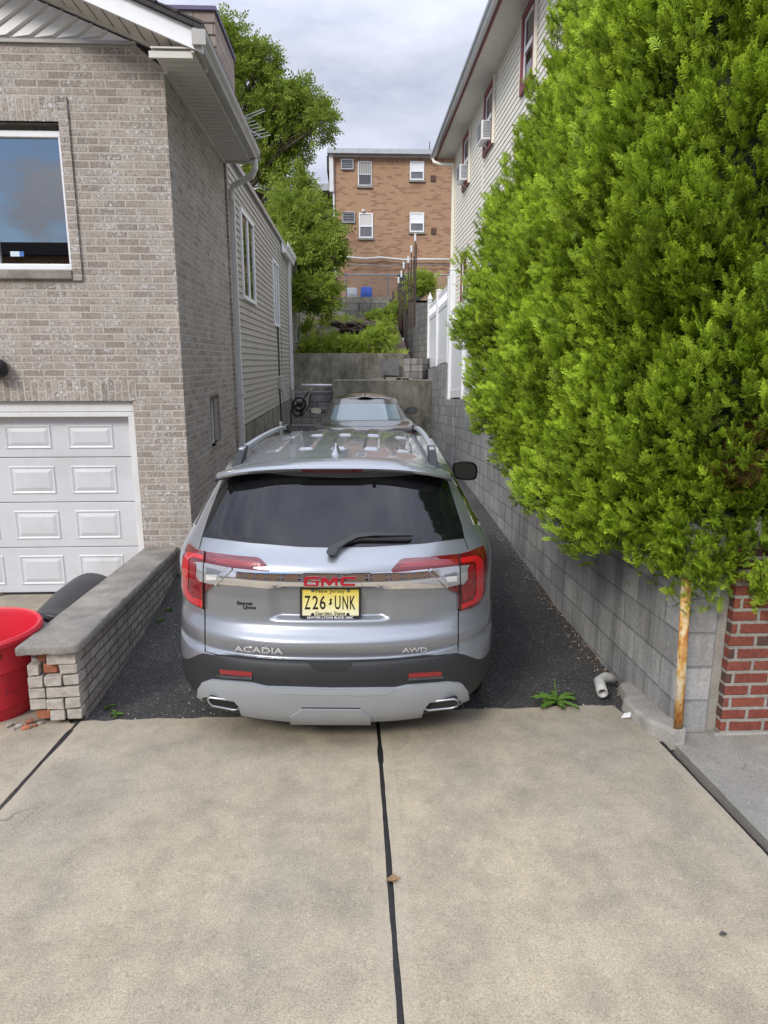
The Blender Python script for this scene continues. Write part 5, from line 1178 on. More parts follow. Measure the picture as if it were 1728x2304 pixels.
def pchip(x, xs, ys):
    xs = np.asarray(xs, float); ys = np.asarray(ys, float); h = np.diff(xs); dl = np.diff(ys)/h; m_ = np.zeros(len(xs)); m_[0] = dl[0]; m_[-1] = dl[-1]
    for i in range(1, len(xs)-1):
        if dl[i-1]*dl[i] > 0:
            w1, w2 = 2*h[i]+h[i-1], h[i]+2*h[i-1]; m_[i] = (w1+w2)/(w1/dl[i-1]+w2/dl[i])
    i = np.clip(np.searchsorted(xs, x)-1, 0, len(h)-1); t = (x-xs[i])/h[i]
    return (2*t**3-3*t**2+1)*ys[i]+(t**3-2*t**2+t)*h[i]*m_[i]+(-2*t**3+3*t**2)*ys[i+1]+(t**3-t**2)*h[i]*m_[i+1]
def sstep(a, b, x): t = np.clip((x-a)/(b-a), 0, 1); return t*t*(3-2*t)
class Shell:
    def __init__(s, keys, zs, disp=None, nr=56, nsd=30, nf=16):
        K = np.array(keys, float); s.rings = []
        for z in zs:
            y0, w_, L_, n_, yF, LF = [float(pchip(z, K[:, 0], K[:, i])) for i in range(1, 7)]
            t = np.linspace(0, math.pi/2, nr); sx = np.sin(t)**(2/n_); X = w_*sx; Y = y0+L_*(1-np.maximum(0, np.cos(t))**(2/n_))
            # even spacing across the tail: resample by arc length
            a = np.concatenate([[0], np.cumsum(np.hypot(np.diff(X), np.diff(Y)))]); q = np.linspace(0, a[-1], nr); X = np.interp(q, a, X); Y = np.interp(q, a, Y)
            if disp is not None: Y = Y+disp(X, z)*(1-sstep(.75, .98, X/w_))
            ys = np.linspace(y0+L_, yF-LF, nsd+2)[1:-1]
            t2 = np.linspace(math.pi/2, 0, nf); X2 = w_*np.sin(t2)**(2/2.6); Y2 = yF-LF*(1-np.maximum(0, np.cos(t2))**(2/2.6))
            X = np.concatenate([X, np.full(nsd, w_), X2]); Y = np.concatenate([Y, ys, Y2]); X[0] = 0; X[-1] = 0
            s.rings.append(np.stack([X, Y, np.full(len(X), z)], 1))
        s.n = len(s.rings[0])
        full = []
        for r in s.rings: l = r[-2:0:-1]*np.array([-1, 1, 1]); full.append(np.concatenate([r, l]))
        s.m = len(full[0]); s.V = np.concatenate(full); s.F = []
        for i in range(len(full)-1):
            for k in range(s.m): k2 = (k+1) % s.m; s.F.append((i*s.m+k, i*s.m+k2, (i+1)*s.m+k2, (i+1)*s.m+k))
        s.top = full[-1]; s.zs = zs
        s.bvh = BVHTree.FromPolygons([tuple(v) for v in s.V], s.F)
def shell_parts(sh, classify, names, root, arches=(), ra=.40):
    cen = np.array([sh.V[list(f)].mean(0) for f in sh.F]); groups = {}
    for f, c in zip(sh.F, cen):
        if any(abs(c[0]) > .6 and (c[1]-ay)**2+(c[2]-az)**2 < ra*ra for ay, az in arches): continue
        groups.setdefault(classify(c, f), []).append(f)
    objs = {}
    for k, fs in groups.items():
        used = sorted({i for f in fs for i in f}); mp_ = {o: i for i, o in enumerate(used)}; mb = MB()
        mb.add([tuple(sh.V[i]) for i in used], [tuple(mp_[i] for i in f) for f in fs]); objs[k] = mb.build(names[k][0], names[k][1], root, smooth=True, local=True, recalc=True)
    return objs
class Surf:
    def __init__(s, bvh, root): s.bvh = bvh; s.root = root; s.M = Matrix.Translation(root.location) @ Matrix.Rotation(root.rotation_euler.z, 4, 'Z'); s.I = s.M.inverted(); s.O = s.I @ CAM
    def px(s, p):
        d = (s.I.to_3x3() @ (FW+RT*((p[0]-864)/FPX)-UP*((p[1]-1152)/FPX))).normalized(); h = s.bvh.ray_cast(s.O, d)
        return (h[0], h[1] if h[1].dot(d) < 0 else -h[1]) if h[0] else None
    def rear(s, p): h = s.bvh.ray_cast(Vector((p[0], -3, p[1])), Vector((0, 1, 0))); return (h[0], h[1] if h[1].y < 0 else -h[1]) if h[0] else None
    def side(s, sg):
        def fn(p): h = s.bvh.ray_cast(Vector((sg*3, p[0], p[1])), Vector((-sg, 0, 0))); return (h[0], h[1] if h[1].x*sg > 0 else -h[1]) if h[0] else None
        return fn
    def plane(s, p, yp, t=0):
        d = s.I.to_3x3() @ (FW+RT*((p[0]-864)/FPX)-UP*((p[1]-1152)/FPX)); q = s.O+d*((yp-s.O.y)/d.y); return Vector((q.x, yp-t, q.z))
def patch(name, poly, fn, mat, parent, off=.002, depth=.006, step=6., auto=35, dens=None):
    P = [Vector(p) for p in poly]; B = []
    for a, b in zip(P, P[1:]+P[:1]):
        k = max(1, int((b-a).length/(dens or step))); B += [a+(b-a)*i/k for i in range(k)]
    c = sum(B, Vector((0, 0)))/len(B); hits = []
    for p in B:
        h = fn(p); j = 0
        while h is None and j < 24: p = p+(c-p)*.02; h = fn(p); j += 1
        hits.append((p, h))
    hits = [(p, h) for p, h in hits if h]; B = [p for p, h in hits]; nb = len(B)
    if nb < 3: print('PATCH MISS', name); return None
    def inside(q):
        r = False
        for a, b in zip(B, B[1:]+B[:1]):
            if (a.y > q.y) != (b.y > q.y) and q.x < (b.x-a.x)*(q.y-a.y)/(b.y-a.y)+a.x: r = not r
        return r
    xs = [p.x for p in B]; ys = [p.y for p in B]; I = []
    y = min(ys)+step/2; r = 0
    while y < max(ys):
        x = min(xs)+step*(.5 if r % 2 else .25)
        while x < max(xs):
            q = Vector((x, y))
            if inside(q) and min((q-b).length_squared for b in B) > (step*.4)**2: I.append(q)
            x += step
        y += step*.87; r += 1
    vs2, es, fs, ov, oe, of = delaunay_2d_cdt(B+I, [], [list(range(nb))], 1, 1e-7)
    top = []; nor = []
    for v in vs2:
        h = fn(v)
        if h is None: h = min(hits, key=lambda z_: (z_[0]-v).length_squared)[1]
        top.append(h[0]+h[1]*off); nor.append(h[1])
    mb = MB(); mb.add(top, [tuple(f) for f in fs])
    low = [h[0]+h[1]*(off-depth) for p, h in hits]; tp = [h[0]+h[1]*off for p, h in hits]
    mb.add(tp+low, [(i, (i+1) % nb, nb+(i+1) % nb, nb+i) for i in range(nb)])
    o = mb.build(name, mat, parent, local=True, recalc=False)
    bm = bmesh.new(); bm.from_mesh(o.data); bmesh.ops.remove_doubles(bm, verts=bm.verts, dist=1e-6); bmesh.ops.recalc_face_normals(bm, faces=bm.faces)
    # outward check
    f0 = bm.faces[:] and max(bm.faces, key=lambda f: f.calc_area())
    h0 = min(range(len(top)), key=lambda i: (top[i]-f0.calc_center_median()).length)
    if f0.normal.dot(nor[h0]) < 0: bmesh.ops.reverse_faces(bm, faces=bm.faces)
    bm.to_mesh(o.data); bm.free(); o.data.shade_smooth(); o.data.set_sharp_from_angle(angle=R(auto)); return o
def offpoly(poly, d):
    n = len(poly); P = [Vector(p) for p in poly]; A_ = sum(P[i].x*P[(i+1) % n].y-P[(i+1) % n].x*P[i].y for i in range(n)); sg = 1 if A_ > 0 else -1; out_ = []
    for i in range(n):
        a = (P[i]-P[i-1]).normalized(); b = (P[(i+1) % n]-P[i]).normalized(); na = Vector((a.y, -a.x))*sg; nb = Vector((b.y, -b.x))*sg; k = na+nb; out_.append(P[i]+k*d/max(.5, k.length_squared/2))
    return out_
def strip(pts, w_):
    P = [Vector(p) for p in pts]; l, r = [], []
    for i, p in enumerate(P):
        d = (P[min(i+1, len(P)-1)]-P[max(i-1, 0)]).normalized(); nn = Vector((-d.y, d.x))*w_/2; l.append(p+nn); r.append(p-nn)
    return l+r[::-1]
def wheel(name, root, x, y, z, r, wd, sg):
    # axis along x; sg outward
    def lx(prof, n=40): return [(x+sg*a, y+rr*math.cos(2*math.pi*k/n), z+rr*math.sin(2*math.pi*k/n)) for rr, a in prof for k in range(n)]
    def rings(m_, n=40): return [(i*n+k, i*n+(k+1) % n, (i+1)*n+(k+1) % n, (i+1)*n+k) for i in range(m_-1) for k in range(n)]
    wroot = MB(); pr = [(r*.66, -wd), (r*.95, -wd), (r, -wd*.9), (r, -.02), (r*.96, 0), (r*.7, .004), (r*.66, -.01)]
    wroot.add(lx(pr), rings(len(pr))); wo = wroot.build(name, RUBBER, root, auto=40, local=True)
    mb = MB(); pr = [(r*.67, -.005), (r*.64, -.012), (r*.62, -.06), (0, -.07)]; mb.add(lx(pr), rings(len(pr)))
    for k in range(6):
        t = 2*math.pi*k/6
        for dt_ in (-.16, .16):
            a = Vector((x-sg*.01, y+r*.12*math.cos(t+dt_), z+r*.12*math.sin(t+dt_))); b = Vector((x-sg*.012, y+r*.64*math.cos(t+dt_*.9), z+r*.64*math.sin(t+dt_*.9))); mb.bar(a, b, .03, .035, (1, 0, 0))
    mb.build('rim', RIM, wo, auto=40, local=True); return wo

# ------------------------------------------------------------------ SUV
suv = thing('parked_suv', 'silver SUV parked nose-in on the asphalt with yellow rear licence plate', 'car', (-.147, 3.355, -.10), rotz=R(-2.5))
KEYS = [  # z, y0, half width, corner length, exponent, front y, front corner length
    (.25, .14, .84, .60, 2.5, 4.62, .7), (.33, .065, .90, .66, 2.6, 4.78, .8), (.42, .028, .942, .72, 2.6, 4.86, .85), (.50, .008, .955, .78, 2.55, 4.90, .9), (.55, .006, .956, .80, 2.55, 4.91, .9),
    (.60, .012, .956, .80, 2.55, 4.91, .9), (.635, .022, .956, .80, 2.55, 4.91, .9), (.648, .030, .956, .80, 2.55, 4.90, .9), (.660, .070, .955, .78, 2.55, 4.90, .9), (.69, .063, .955, .78, 2.55, 4.88, .9), (.73, .054, .955, .80, 2.55, 4.87, .9), (.748, .058, .955, .80, 2.55, 4.87, .9),
    (.785, .090, .954, .78, 2.58, 4.86, .9), (.82, .116, .953, .76, 2.6, 4.85, .9), (.86, .125, .953, .75, 2.6, 4.82, .9), (.95, .122, .951, .75, 2.6, 4.75, .9), (1.00, .111, .950, .75, 2.6, 4.60, .9), (1.035, .1035, .947, .75, 2.6, 4.42, .8), (1.055, .103, .946, .75, 2.6, 4.35, .8), (1.10, .1095, .940, .75, 2.6, 4.05, .8), (1.125, .117, .932, .74, 2.6, 3.88, .8), (1.15, .132, .922, .73, 2.6, 3.78, .8),
    (1.19, .175, .902, .72, 2.65, 3.68, .8), (1.23, .213, .880, .70, 2.7, 3.60, .8), (1.27, .246, .855, .68, 2.8, 3.52, .8), (1.40, .352, .785, .62, 2.9, 3.25, .8), (1.55, .478, .70, .56, 3.0, 2.92, .7), (1.592, .512, .675, .54, 3.0, 2.80, .7)]
zs = np.concatenate([np.arange(.25, .62, .016), np.arange(.622, .90, .006), np.arange(.904, 1.16, .008), np.arange(1.165, 1.592, .013), [1.592]])
def suv_disp(X, z):      # licence plate pocket pressed into the liftgate
    e = lambda a, b, v: float(sstep(a, b, v))
    return .036*(1-sstep(.275, .325, X))*e(.842, .872, z)*(1-e(1.025, 1.046, z))
zs = np.unique(np.append(np.round(zs, 5), .655))
sh = Shell(KEYS, zs, suv_disp)
def edge_warp(sh, z0, lo, hi, dfun):      # bend the ring at z0 so the bumper edge runs down at the corners
    nR = len(sh.zs); V3 = sh.V.reshape(nR, sh.m, 3); i0 = int(np.argmin(abs(sh.zs-z0)))
    tent = np.interp(sh.zs, [lo, z0, hi], [0, 1, 0], left=0, right=0)
    for k in range(sh.m):
        nz_ = sh.zs-dfun(abs(V3[i0, k, 0]))*tent; x_, y_ = V3[:, k, 0].copy(), V3[:, k, 1].copy()
        V3[:, k, 0] = np.interp(nz_, sh.zs, x_); V3[:, k, 1] = np.interp(nz_, sh.zs, y_); V3[:, k, 2] = nz_
    sh.V = V3.reshape(-1, 3); sh.bvh = BVHTree.FromPolygons([tuple(v) for v in sh.V], sh.F); sh.i0 = i0
edge_warp(sh, .655, .30, .815, lambda ax: .02*float(sstep(.5, .72, ax))+.105*float(sstep(.68, .88, ax)))
RING = {tuple(f): j//sh.m for j, f in enumerate(sh.F)}
AR = ((1.06, .37), (3.90, .37))
def suv_cls(c, f):
    if RING[tuple(f)] < sh.i0 and min(f[0] % sh.m, sh.m-f[0] % sh.m) < 54: return 'bumper'
    if c[2] < .40: return 'clad'
    return 'body'
shell_parts(sh, suv_cls, {'body': ('body', P_SUV), 'bumper': ('rear_bumper', CLAD), 'clad': ('side_cladding', CLAD)}, suv, AR, .43)
S = Surf(sh.bvh, suv)
# underside, arch liners
mb = MB(); mb.box(-.70, .70, .55, 4.5, .27, .32); mb.box(-.60, .60, .45, 4.5, .32, .75); mb.build('underbody', M['dark'], suv, local=True)
for sg in (1, -1):
    for ay, az in AR:
        mb = MB(); n = 28; vs = []
        for k in range(n+1):
            t = -.45+(math.pi+.9)*k/n
            for xx in (.62, .90): vs.append((sg*xx, ay+.435*math.cos(t), az+.435*math.sin(t)))
        mb.add(vs, [(2*k, 2*k+2, 2*k+3, 2*k+1) for k in range(n)]); mb.build('arch_liner', M['dark'], suv, local=True)
        out_ = [(ay+.475*math.cos(t), az+.475*math.sin(t)) for t in np.linspace(-.28, math.pi+.28, 40)]; inn = [(ay+.405*math.cos(t), az+.405*math.sin(t)) for t in np.linspace(math.pi+.28, -.28, 40)]
        patch('arch_cladding', [p for p in out_+inn if p[1] > .26], S.side(sg), CLAD, suv, .010, .03, .05)
        wheel('wheel', suv, sg*.925, ay, az, .37, .24, sg)
# roof skin with pressed ribs
top = sh.top; hwy = lambda y: float(np.interp(y, top[:sh.n, 1], top[:sh.n, 0]))
half = sh.rings[-1]
def roof_hw(y):
    if y < half[55, 1]: return float(np.interp(y, half[:56, 1], half[:56, 0]))
    return float(np.interp(y, half[55:, 1], half[55:, 0]))
def roof_z(x, y, hw):
    cy_ = float(pchip(np.array(y), [.4, .62, 1.4, 2.2, 2.8], [.052, .062, .082, .070, .02]))
    u = min(1., abs(x)/max(hw, .05)); return 1.590+cy_*(1-u**2.6)
def ribs(x, y):
    h = 0.
    for cx in (-.42, -.21, 0, .21, .42):
        for ya, yb in ((.95, 1.55), (1.72, 2.35)):
            h += .012*(sstep(.052, .036, abs(x-cx)))*sstep(ya, ya+.05, y)*(1-sstep(yb-.05, yb, y))
    return float(h)
ysr = np.concatenate([np.linspace(.53, 2.6, 190), np.linspace(2.61, 2.79, 24)]); xn = 150; vs = []
for y in ysr:
    hw = roof_hw(y)+.004
    for i in range(xn+1):
        x = hw*(2*i/xn-1); vs.append((x, y, roof_z(x, y, hw)+ribs(x, y)))
mb = MB(); W_ = xn+1; mb.add(vs, [(j*W_+i, j*W_+i+1, (j+1)*W_+i+1, (j+1)*W_+i) for j in range(len(ysr)-1) for i in range(xn)]); roof_o = mb.build('roof', P_SUV, suv, smooth=True, local=True)
roofb = BVHTree.FromPolygons(mb.v, mb.f)
def rz_at(x, y):
    h = roofb.ray_cast(Vector((x, y, 3)), Vector((0, 0, -1))); return h[0].z if h[0] else 1.6
# spoiler
n = 60; vs = []; XS = .675
for i in range(n+1):
    x = XS*(2*i/n-1); u = abs(x)/XS; ye = .420+.05*u**2+.085*u**7; yf_ = .66; drop = .035*u**4
    zt1 = roof_z(x, yf_, roof_hw(yf_)+.004)+.004-.03*u**8; zt0 = 1.637-.028*u**2.2-drop-.012*u**8
    ring = [(yf_, zt1), (yf_*.6+ye*.4, zt1*.62+zt0*.38+.010), (ye+.035, zt0+.006), (ye+.008, zt0-.002), (ye, zt0-.012), (ye+.006, zt0-.026), (ye+.05, zt0-.040), (.515+.02*u, min(1.590, zt0-.036)), (yf_, min(1.59, zt1-.02))]
    vs += [(x, a, b) for a, b in ring]
k = 9; mb = MB(); mb.add(vs, [(i*k+j, i*k+(j+1) % k, (i+1)*k+(j+1) % k, (i+1)*k+j) for i in range(n) for j in range(k)]+[tuple(range(k)), tuple(n*k+j for j in reversed(range(k)))])
spo = mb.build('roof_spoiler', P_SUV, suv, auto=50, local=True)
mb = MB(); vs = []
for i in range(21):
    x = -.20+.40*i/20; e_ = 1-(abs(x)/.2)**6; vs += [(x, .427+.05*(x/XS)**2-.004, 1.624), (x, .427-.0045, 1.624-.022*e_-.002), (x, .46, 1.624-.03*e_-.002), (x, .46, 1.624)]
mb.add(vs, [(4*i+j, 4*i+(j+1) % 4, 4*i+4+(j+1) % 4, 4*i+4+j) for i in range(20) for j in range(4)]); mb.build('brake_light', flat('dark_brake_lens', (.03, .003, .004), .08, 0, .5, 1), spo, smooth=False, local=True)
mb = MB(); mb.tube([(.245, .416, 1.607), (.245, .46, 1.61)], .011, 10); mb.build('washer_nozzle', M['black_plastic'], spo, local=True)
# shark fin
mb = MB(); vs = []
for s_, hw, hh in ((.0, .026, .0), (.02, .028, .035), (.05, .028, .062), (.09, .026, .055), (.14, .020, .03), (.19, .006, .003)):
    y = .74+s_; b = rz_at(0, y)-.004; vs += [(-hw, y, b), (-hw*.75, y, b+hh*.55), (-.004, y+.004, b+hh+.006), (.004, y+.004, b+hh+.006), (hw*.75, y, b+hh*.55), (hw, y, b)]
mb.add(vs, [(6*i+j, 6*i+j+1, 6*i+7+j, 6*i+6+j) for i in range(5) for j in range(5)]+[(0, 1, 2, 3, 4, 5)]); mb.build('antenna_fin', P_SUV, suv, auto=40, local=True)
# roof rails
for sg in (1, -1):
    xr_ = .585; rail = MB(); pts = []
    for y in np.linspace(.86, 2.62, 24): pts.append((sg*(xr_-.03*sstep(1.6, 2.7, y)), y, rz_at(sg*xr_, y)+.058))
    for a, b in zip(pts[:-1], pts[1:]): rail.bar(a, b, .034, .030)
    ro_ = rail.build('roof_rail', SKID, suv, local=True, bevel=.006)
    mb = MB()
    for y0_, y1_, f in ((.70, .98, 1), (2.78, 2.52, -1)):
        x = sg*(xr_-.03*float(sstep(1.6, 2.7, (y0_+y1_)/2))); zb0, zb1 = rz_at(x, y0_)-.004, rz_at(x, y1_)-.004; w_ = .023; wb = .030
        pr = [(y0_, zb0), (y0_+f*.03, zb0+.028), (y0_+f*.13, zb0+.072), (y1_-f*.02, zb1+.080), (y1_, zb1+.074), (y1_-f*.05, zb1+.038), (y1_-f*.16, zb1)]
        mb.add([(x-(wb if i in (0, 6) else w_), a, b) for i, (a, b) in enumerate(pr)]+[(x+(wb if i in (0, 6) else w_), a, b) for i, (a, b) in enumerate(pr)], [tuple(range(7)), tuple(range(13, 6, -1))]+[(i, 7+i, 7+(i+1) % 7, (i+1) % 7) for i in range(7)])
    mb.build('rail_foot', CLAD, ro_, local=True, bevel=.004)
# tracing frames: zoomed crops of the photo -> photo pixels
Z1 = lambda pts: [(380+x*.45811, 880+y*.45811) for x, y in pts]
ZL = lambda pts: [(400+x*.132610, 1200+y*.132610) for x, y in pts]
ZR = lambda pts: [(860+x*.156721, 1200+y*.156721) for x, y in pts]
ZP = lambda pts: [(650+x*.120555, 1280+y*.120555) for x, y in pts]
# rear glass and D-pillar glass
rg_ = patch('rear_window', Z1([(284, 390), (420, 402), (640, 420), (840, 428), (1040, 424), (1240, 412), (1352, 400), (1392, 520), (1436, 660), (1449, 722), (1250, 748), (1000, 764), (820, 768), (640, 764), (400, 745), (164, 716), (195, 620), (240, 500)]), S.px, TINT, suv, .004, .012, 6)
for sg in (1, -1):
    patch('quarter_window', [(.60, 1.262), (.70, 1.255), (1.55, 1.235), (1.60, 1.50), (1.2, 1.545), (.80, 1.54)], S.side(sg), TINT, suv, .004, .010, .05)
    patch('side_window', [(1.68, 1.235), (2.50, 1.22), (2.50, 1.50), (1.72, 1.505)], S.side(sg), TINT, suv, .004, .010, .06)
    patch('side_window', [(2.58, 1.22), (3.30, 1.21), (2.86, 1.49), (2.58, 1.50)], S.side(sg), TINT, suv, .004, .010, .06)
    for y in (1.66, 2.54): patch('door_seam', strip([(y-.1, .45), (y-.03, .8), (y, 1.21)], .010), S.side(sg), GAPM, suv, .0015, .002, .05)
    patch('window_trim', strip([(.72, 1.238), (1.6, 1.222), (3.4, 1.195)], .012), S.side(sg), CHROME, suv, .006, .01, .08)
    for y in (1.50, 2.42):
        mb = MB(); h = S.side(sg)((y, 1.02))[0]; mb.tube([(h.x-sg*.01, y-.10, 1.02), (h.x+sg*.028, y-.07, 1.02), (h.x+sg*.032, y+.07, 1.025), (h.x-sg*.01, y+.11, 1.025)], .016, 8); mb.build('door_handle', CHROME, suv, smooth=True, local=True)
    # door mirror
    mr = MB(); cx, cy_, cz = sg*1.045, 3.02, 1.205; vs = []; N_ = 20
    for dy, k in ((0, .93), (.012, 1.0), (.06, .98), (.11, .80), (.14, .45)):
        for q in range(N_):
            t = 2*math.pi*q/N_; c_, s_ = math.cos(t), math.sin(t); e_ = 2/3.4
            vs.append((cx+.118*k*math.copysign(abs(c_)**e_, c_), cy_+dy, cz+.088*k*math.copysign(abs(s_)**e_, s_)+.012*c_*sg*-1))
    mr.add(vs, [(i*N_+q, i*N_+(q+1) % N_, (i+1)*N_+(q+1) % N_, (i+1)*N_+q) for i in range(4) for q in range(N_)]+[tuple(4*N_+q for q in range(N_))])
    mr.bar((sg*.86, cy_+.10, cz-.06), (sg*.98, cy_+.06, cz-.05), .05, .06)
    mo = mr.build('door_mirror', M['black_plastic'], suv, auto=45, local=True)
    mb = MB(); mb.add([(cx+.100*math.copysign(abs(math.cos(t))**.6, math.cos(t)), cy_+.004, cz+.074*math.copysign(abs(math.sin(t))**.6, math.sin(t))+.012*math.cos(t)*sg*-1) for t in np.linspace(0, 2*math.pi, 24, endpoint=False)], [tuple(range(24))]); mb.build('mirror_glass', flat('mirror_glass', (.012, .013, .014), .05, 0, .35), mo, local=True)
# liftgate shut lines
patch('panel_gap', strip(Z1([(164, 716), (150, 775)]), 1.6), S.px, GAPM, suv, .0012, .003, 5)
patch('panel_gap', strip(Z1([(1449, 722), (1470, 778)]), 1.6), S.px, GAPM, suv, .0012, .003, 5)
patch('panel_gap', strip(Z1([(177, 1060), (178, 1278), (240, 1296), (420, 1315), (680, 1324)]), 2.6), S.px, GAPM, suv, .0012, .003, 5)
patch('panel_gap', strip(Z1([(1422, 1068), (1420, 1286), (1300, 1302), (1100, 1318), (905, 1326)]), 2.6), S.px, GAPM, suv, .0012, .003, 5)
# chrome strip with badge
patch('chrome_strip', Z1([(330, 862), (490, 886), (640, 893), (800, 895), (960, 893), (1095, 886), (1265, 868), (1375, 962), (1300, 966), (1075, 971), (1010, 957), (560, 957), (480, 968), (300, 952), (235, 945)]), S.px, CHROME, suv, .006, .012, 5)
tl = lambda F_, base, ring, inner, rev, lens, blade, fr, clip: None
def lamp(F_, outline, ring, inner, rev, lens, blade, seam, diag, innerdark):
    lo_ = patch('tail_light', F_(outline), S.px, RED_D, suv, .010, .02, 3.2)
    patch('light_ring', F_(ring), S.px, RED_L, lo_, .0135, .006, 3)
    patch('light_panel', F_(inner), S.px, RED_M, lo_, .0120, .004, 3)
    patch('light_blade', F_(blade), S.px, RED_M, lo_, .0125, .004, 3)
    patch('reverse_light', F_(rev), S.px, CLEAR, lo_, .0150, .007, 3)
    patch('reverse_lens', F_(lens), S.px, flat('bright_reflector', (.88, .89, .9), .12, .6), lo_, .0168, .004, 2.5)
    patch('reverse_lens', F_(innerdark), S.px, flat('dark_reflector', (.22, .23, .24), .1, .5), lo_, .0162, .004, 2.5)
    patch('chrome_bar', F_(strip(diag, 46)), S.px, CHROME, lo_, .0175, .008, 3)
    patch('light_seam', F_(strip(seam, 9)), S.px, GAPM, lo_, .0180, .008, 4)
lamp(ZL, [(225, 190), (335, 285), (480, 322), (1000, 392), (1340, 418), (1405, 440), (1480, 510), (1555, 605), (1525, 650), (945, 592), (640, 850), (560, 930), (465, 972), (462, 1278), (300, 1215), (195, 1140), (115, 1030), (86, 900), (88, 600), (112, 400), (152, 280), (200, 190)],
     [(190, 332), (340, 358), (460, 392), (460, 455), (300, 415), (235, 432), (212, 470), (203, 950), (228, 1015), (285, 1078), (448, 1120), (448, 1250), (300, 1190), (205, 1120), (135, 1000), (115, 850), (110, 500), (135, 410)],
     [(240, 470), (322, 490), (335, 730), (400, 805), (456, 825), (452, 1098), (305, 1062), (250, 1000), (236, 640)],
     [(315, 488), (460, 500), (830, 572), (930, 592), (640, 840), (600, 850), (400, 800), (345, 740), (360, 540)],
     [(515, 690), (700, 700), (680, 780), (518, 785)], [(560, 420), (1000, 468), (1370, 500), (1450, 580), (1100, 566), (700, 510)], [(482, 322), (470, 640), (462, 1278)], [(930, 595), (655, 855)], [(515, 575), (640, 600), (780, 650), (700, 700), (515, 690)])
lamp(ZR, [(1440, 185), (1350, 218), (1230, 272), (1090, 306), (700, 346), (300, 373), (250, 395), (125, 530), (150, 566), (650, 512), (870, 752), (960, 812), (1092, 857), (1098, 1110), (1250, 1070), (1370, 1010), (1440, 900), (1468, 750), (1490, 500), (1482, 350), (1462, 250)],
     [(1100, 366), (1330, 326), (1398, 362), (1424, 430), (1424, 800), (1394, 920), (1340, 980), (1106, 1084), (1106, 1010), (1290, 950), (1330, 880), (1335, 450), (1300, 402), (1104, 432)],
     [(1215, 560), (1222, 475), (1300, 440), (1310, 860), (1270, 920), (1140, 958), (1122, 742), (1200, 680)],
     [(650, 516), (1090, 466), (1230, 456), (1200, 500), (1200, 650), (1140, 720), (1080, 720), (920, 754)],
     [(890, 620), (1045, 605), (1045, 675), (912, 690)], [(235, 498), (330, 422), (720, 402), (850, 392), (1078, 376), (1078, 442), (700, 478)], [(1090, 306), (1094, 700), (1098, 1110)], [(665, 520), (925, 752)], [(860, 590), (1045, 545), (1045, 605), (890, 620)])
# badge letters
for pl_ in ([(325, 140), (580, 140), (570, 180), (355, 185), (345, 280), (505, 285), (510, 240), (425, 244), (430, 216), (575, 216), (560, 312), (315, 312), (280, 285), (290, 170)],
            [(600, 310), (605, 150), (690, 150), (762, 238), (835, 150), (918, 150), (915, 303), (865, 303), (862, 215), (780, 300), (745, 300), (660, 215), (655, 310)],
            [(1000, 143), (1255, 140), (1245, 182), (1035, 186), (1025, 265), (1240, 268), (1235, 303), (1000, 306), (960, 275), (965, 180)]):
    bo = patch('badge_letter', ZP([tuple(p) for p in offpoly(pl_, 7)]), S.px, CHROME, suv, .011, .008, 2.5, dens=3)
    patch('badge_face', ZP(pl_), S.px, flat('badge_red', (.36, .012, .022), .25, .2, .5, .5), bo, .0145, .006, 2.5, dens=3)
def pxtext(name, s, mat, parent, cx, cy_, w_, h_, slope, off, fn=S.px, bold=.02, ext=.0012, yp=None, F_=Z1):
    vs, fs = text_geo(s, 1, 1., bold); vs = fit(vs, w_, h_); mb = MB(); out_ = []
    for u, v, t in vs:
        p = F_([(cx+u, cy_-v+slope*u)])[0]
        if yp is not None: out_.append(S.plane(p, yp, off+(ext if t > 0 else 0)))
        else: h = fn(p); out_.append(h[0]+h[1]*(off+(ext if t > 0 else -ext)))
    mb.add(out_, fs); return mb.build(name, mat, parent, local=True)
BADGE = flat('badge_silver', (.80, .81, .83), .22, .6, .6)
pxtext('model_lettering', 'ACADIA', BADGE, suv, 442, 1269, 240, 28, .055, .005)
pxtext('model_lettering', 'AWD', BADGE, suv, 1206, 1269, 122, 24, -.02, .005)
stk = pxtext('dealer_sticker', 'Sawyer', M['black_plastic'], suv, 374, 1044, 80, 24, .05, .0015, bold=.03)
pxtext('lettering', 'Lyons', M['black_plastic'], stk, 396, 1064, 62, 22, .05, .0015, bold=.03)
# licence plate
yp = min(S.px(p)[0].y for p in ZP([(400, 500), (780, 600), (1150, 500), (780, 800)]))-.012
fo = [tuple(p) for p in ((235, 338), (1325, 338), (1350, 365), (1350, 895), (1325, 922), (232, 918), (205, 890), (207, 365))]; fi = [(248, 378), (1306, 378), (1304, 868), (246, 866)]
def pplate(poly, t0, t1): return [S.plane(p, yp, t1) for p in ZP(poly)], Vector((0, t1-t0, 0))
def platemat():
    t = NT('plate_yellow'); sx = t.new('SeparateXYZ'); t.link(t.coord(), sx.inputs[0]); za, zb_ = S.plane(ZP([(700, 868)])[0], yp).z, S.plane(ZP([(700, 380)])[0], yp).z
    mr_ = t.new('MapRange', i_1=za, i_2=zb_); t.link(sx.outputs[2], mr_.inputs[0]); t.set(t.ramp(mr_.outputs[0], [(0., (.78, .76, .55)), (.45, (.76, .70, .30)), (1., (.72, .56, .06))]), .4); return t.m
mb = MB(); mb.prism(*pplate(fi, 0, .003)); plate = mb.build('license_plate', platemat(), suv, local=True)
mb = MB(); n_in = [(fi[0][0], fi[0][1]), fi[1], fi[2], fi[3]]
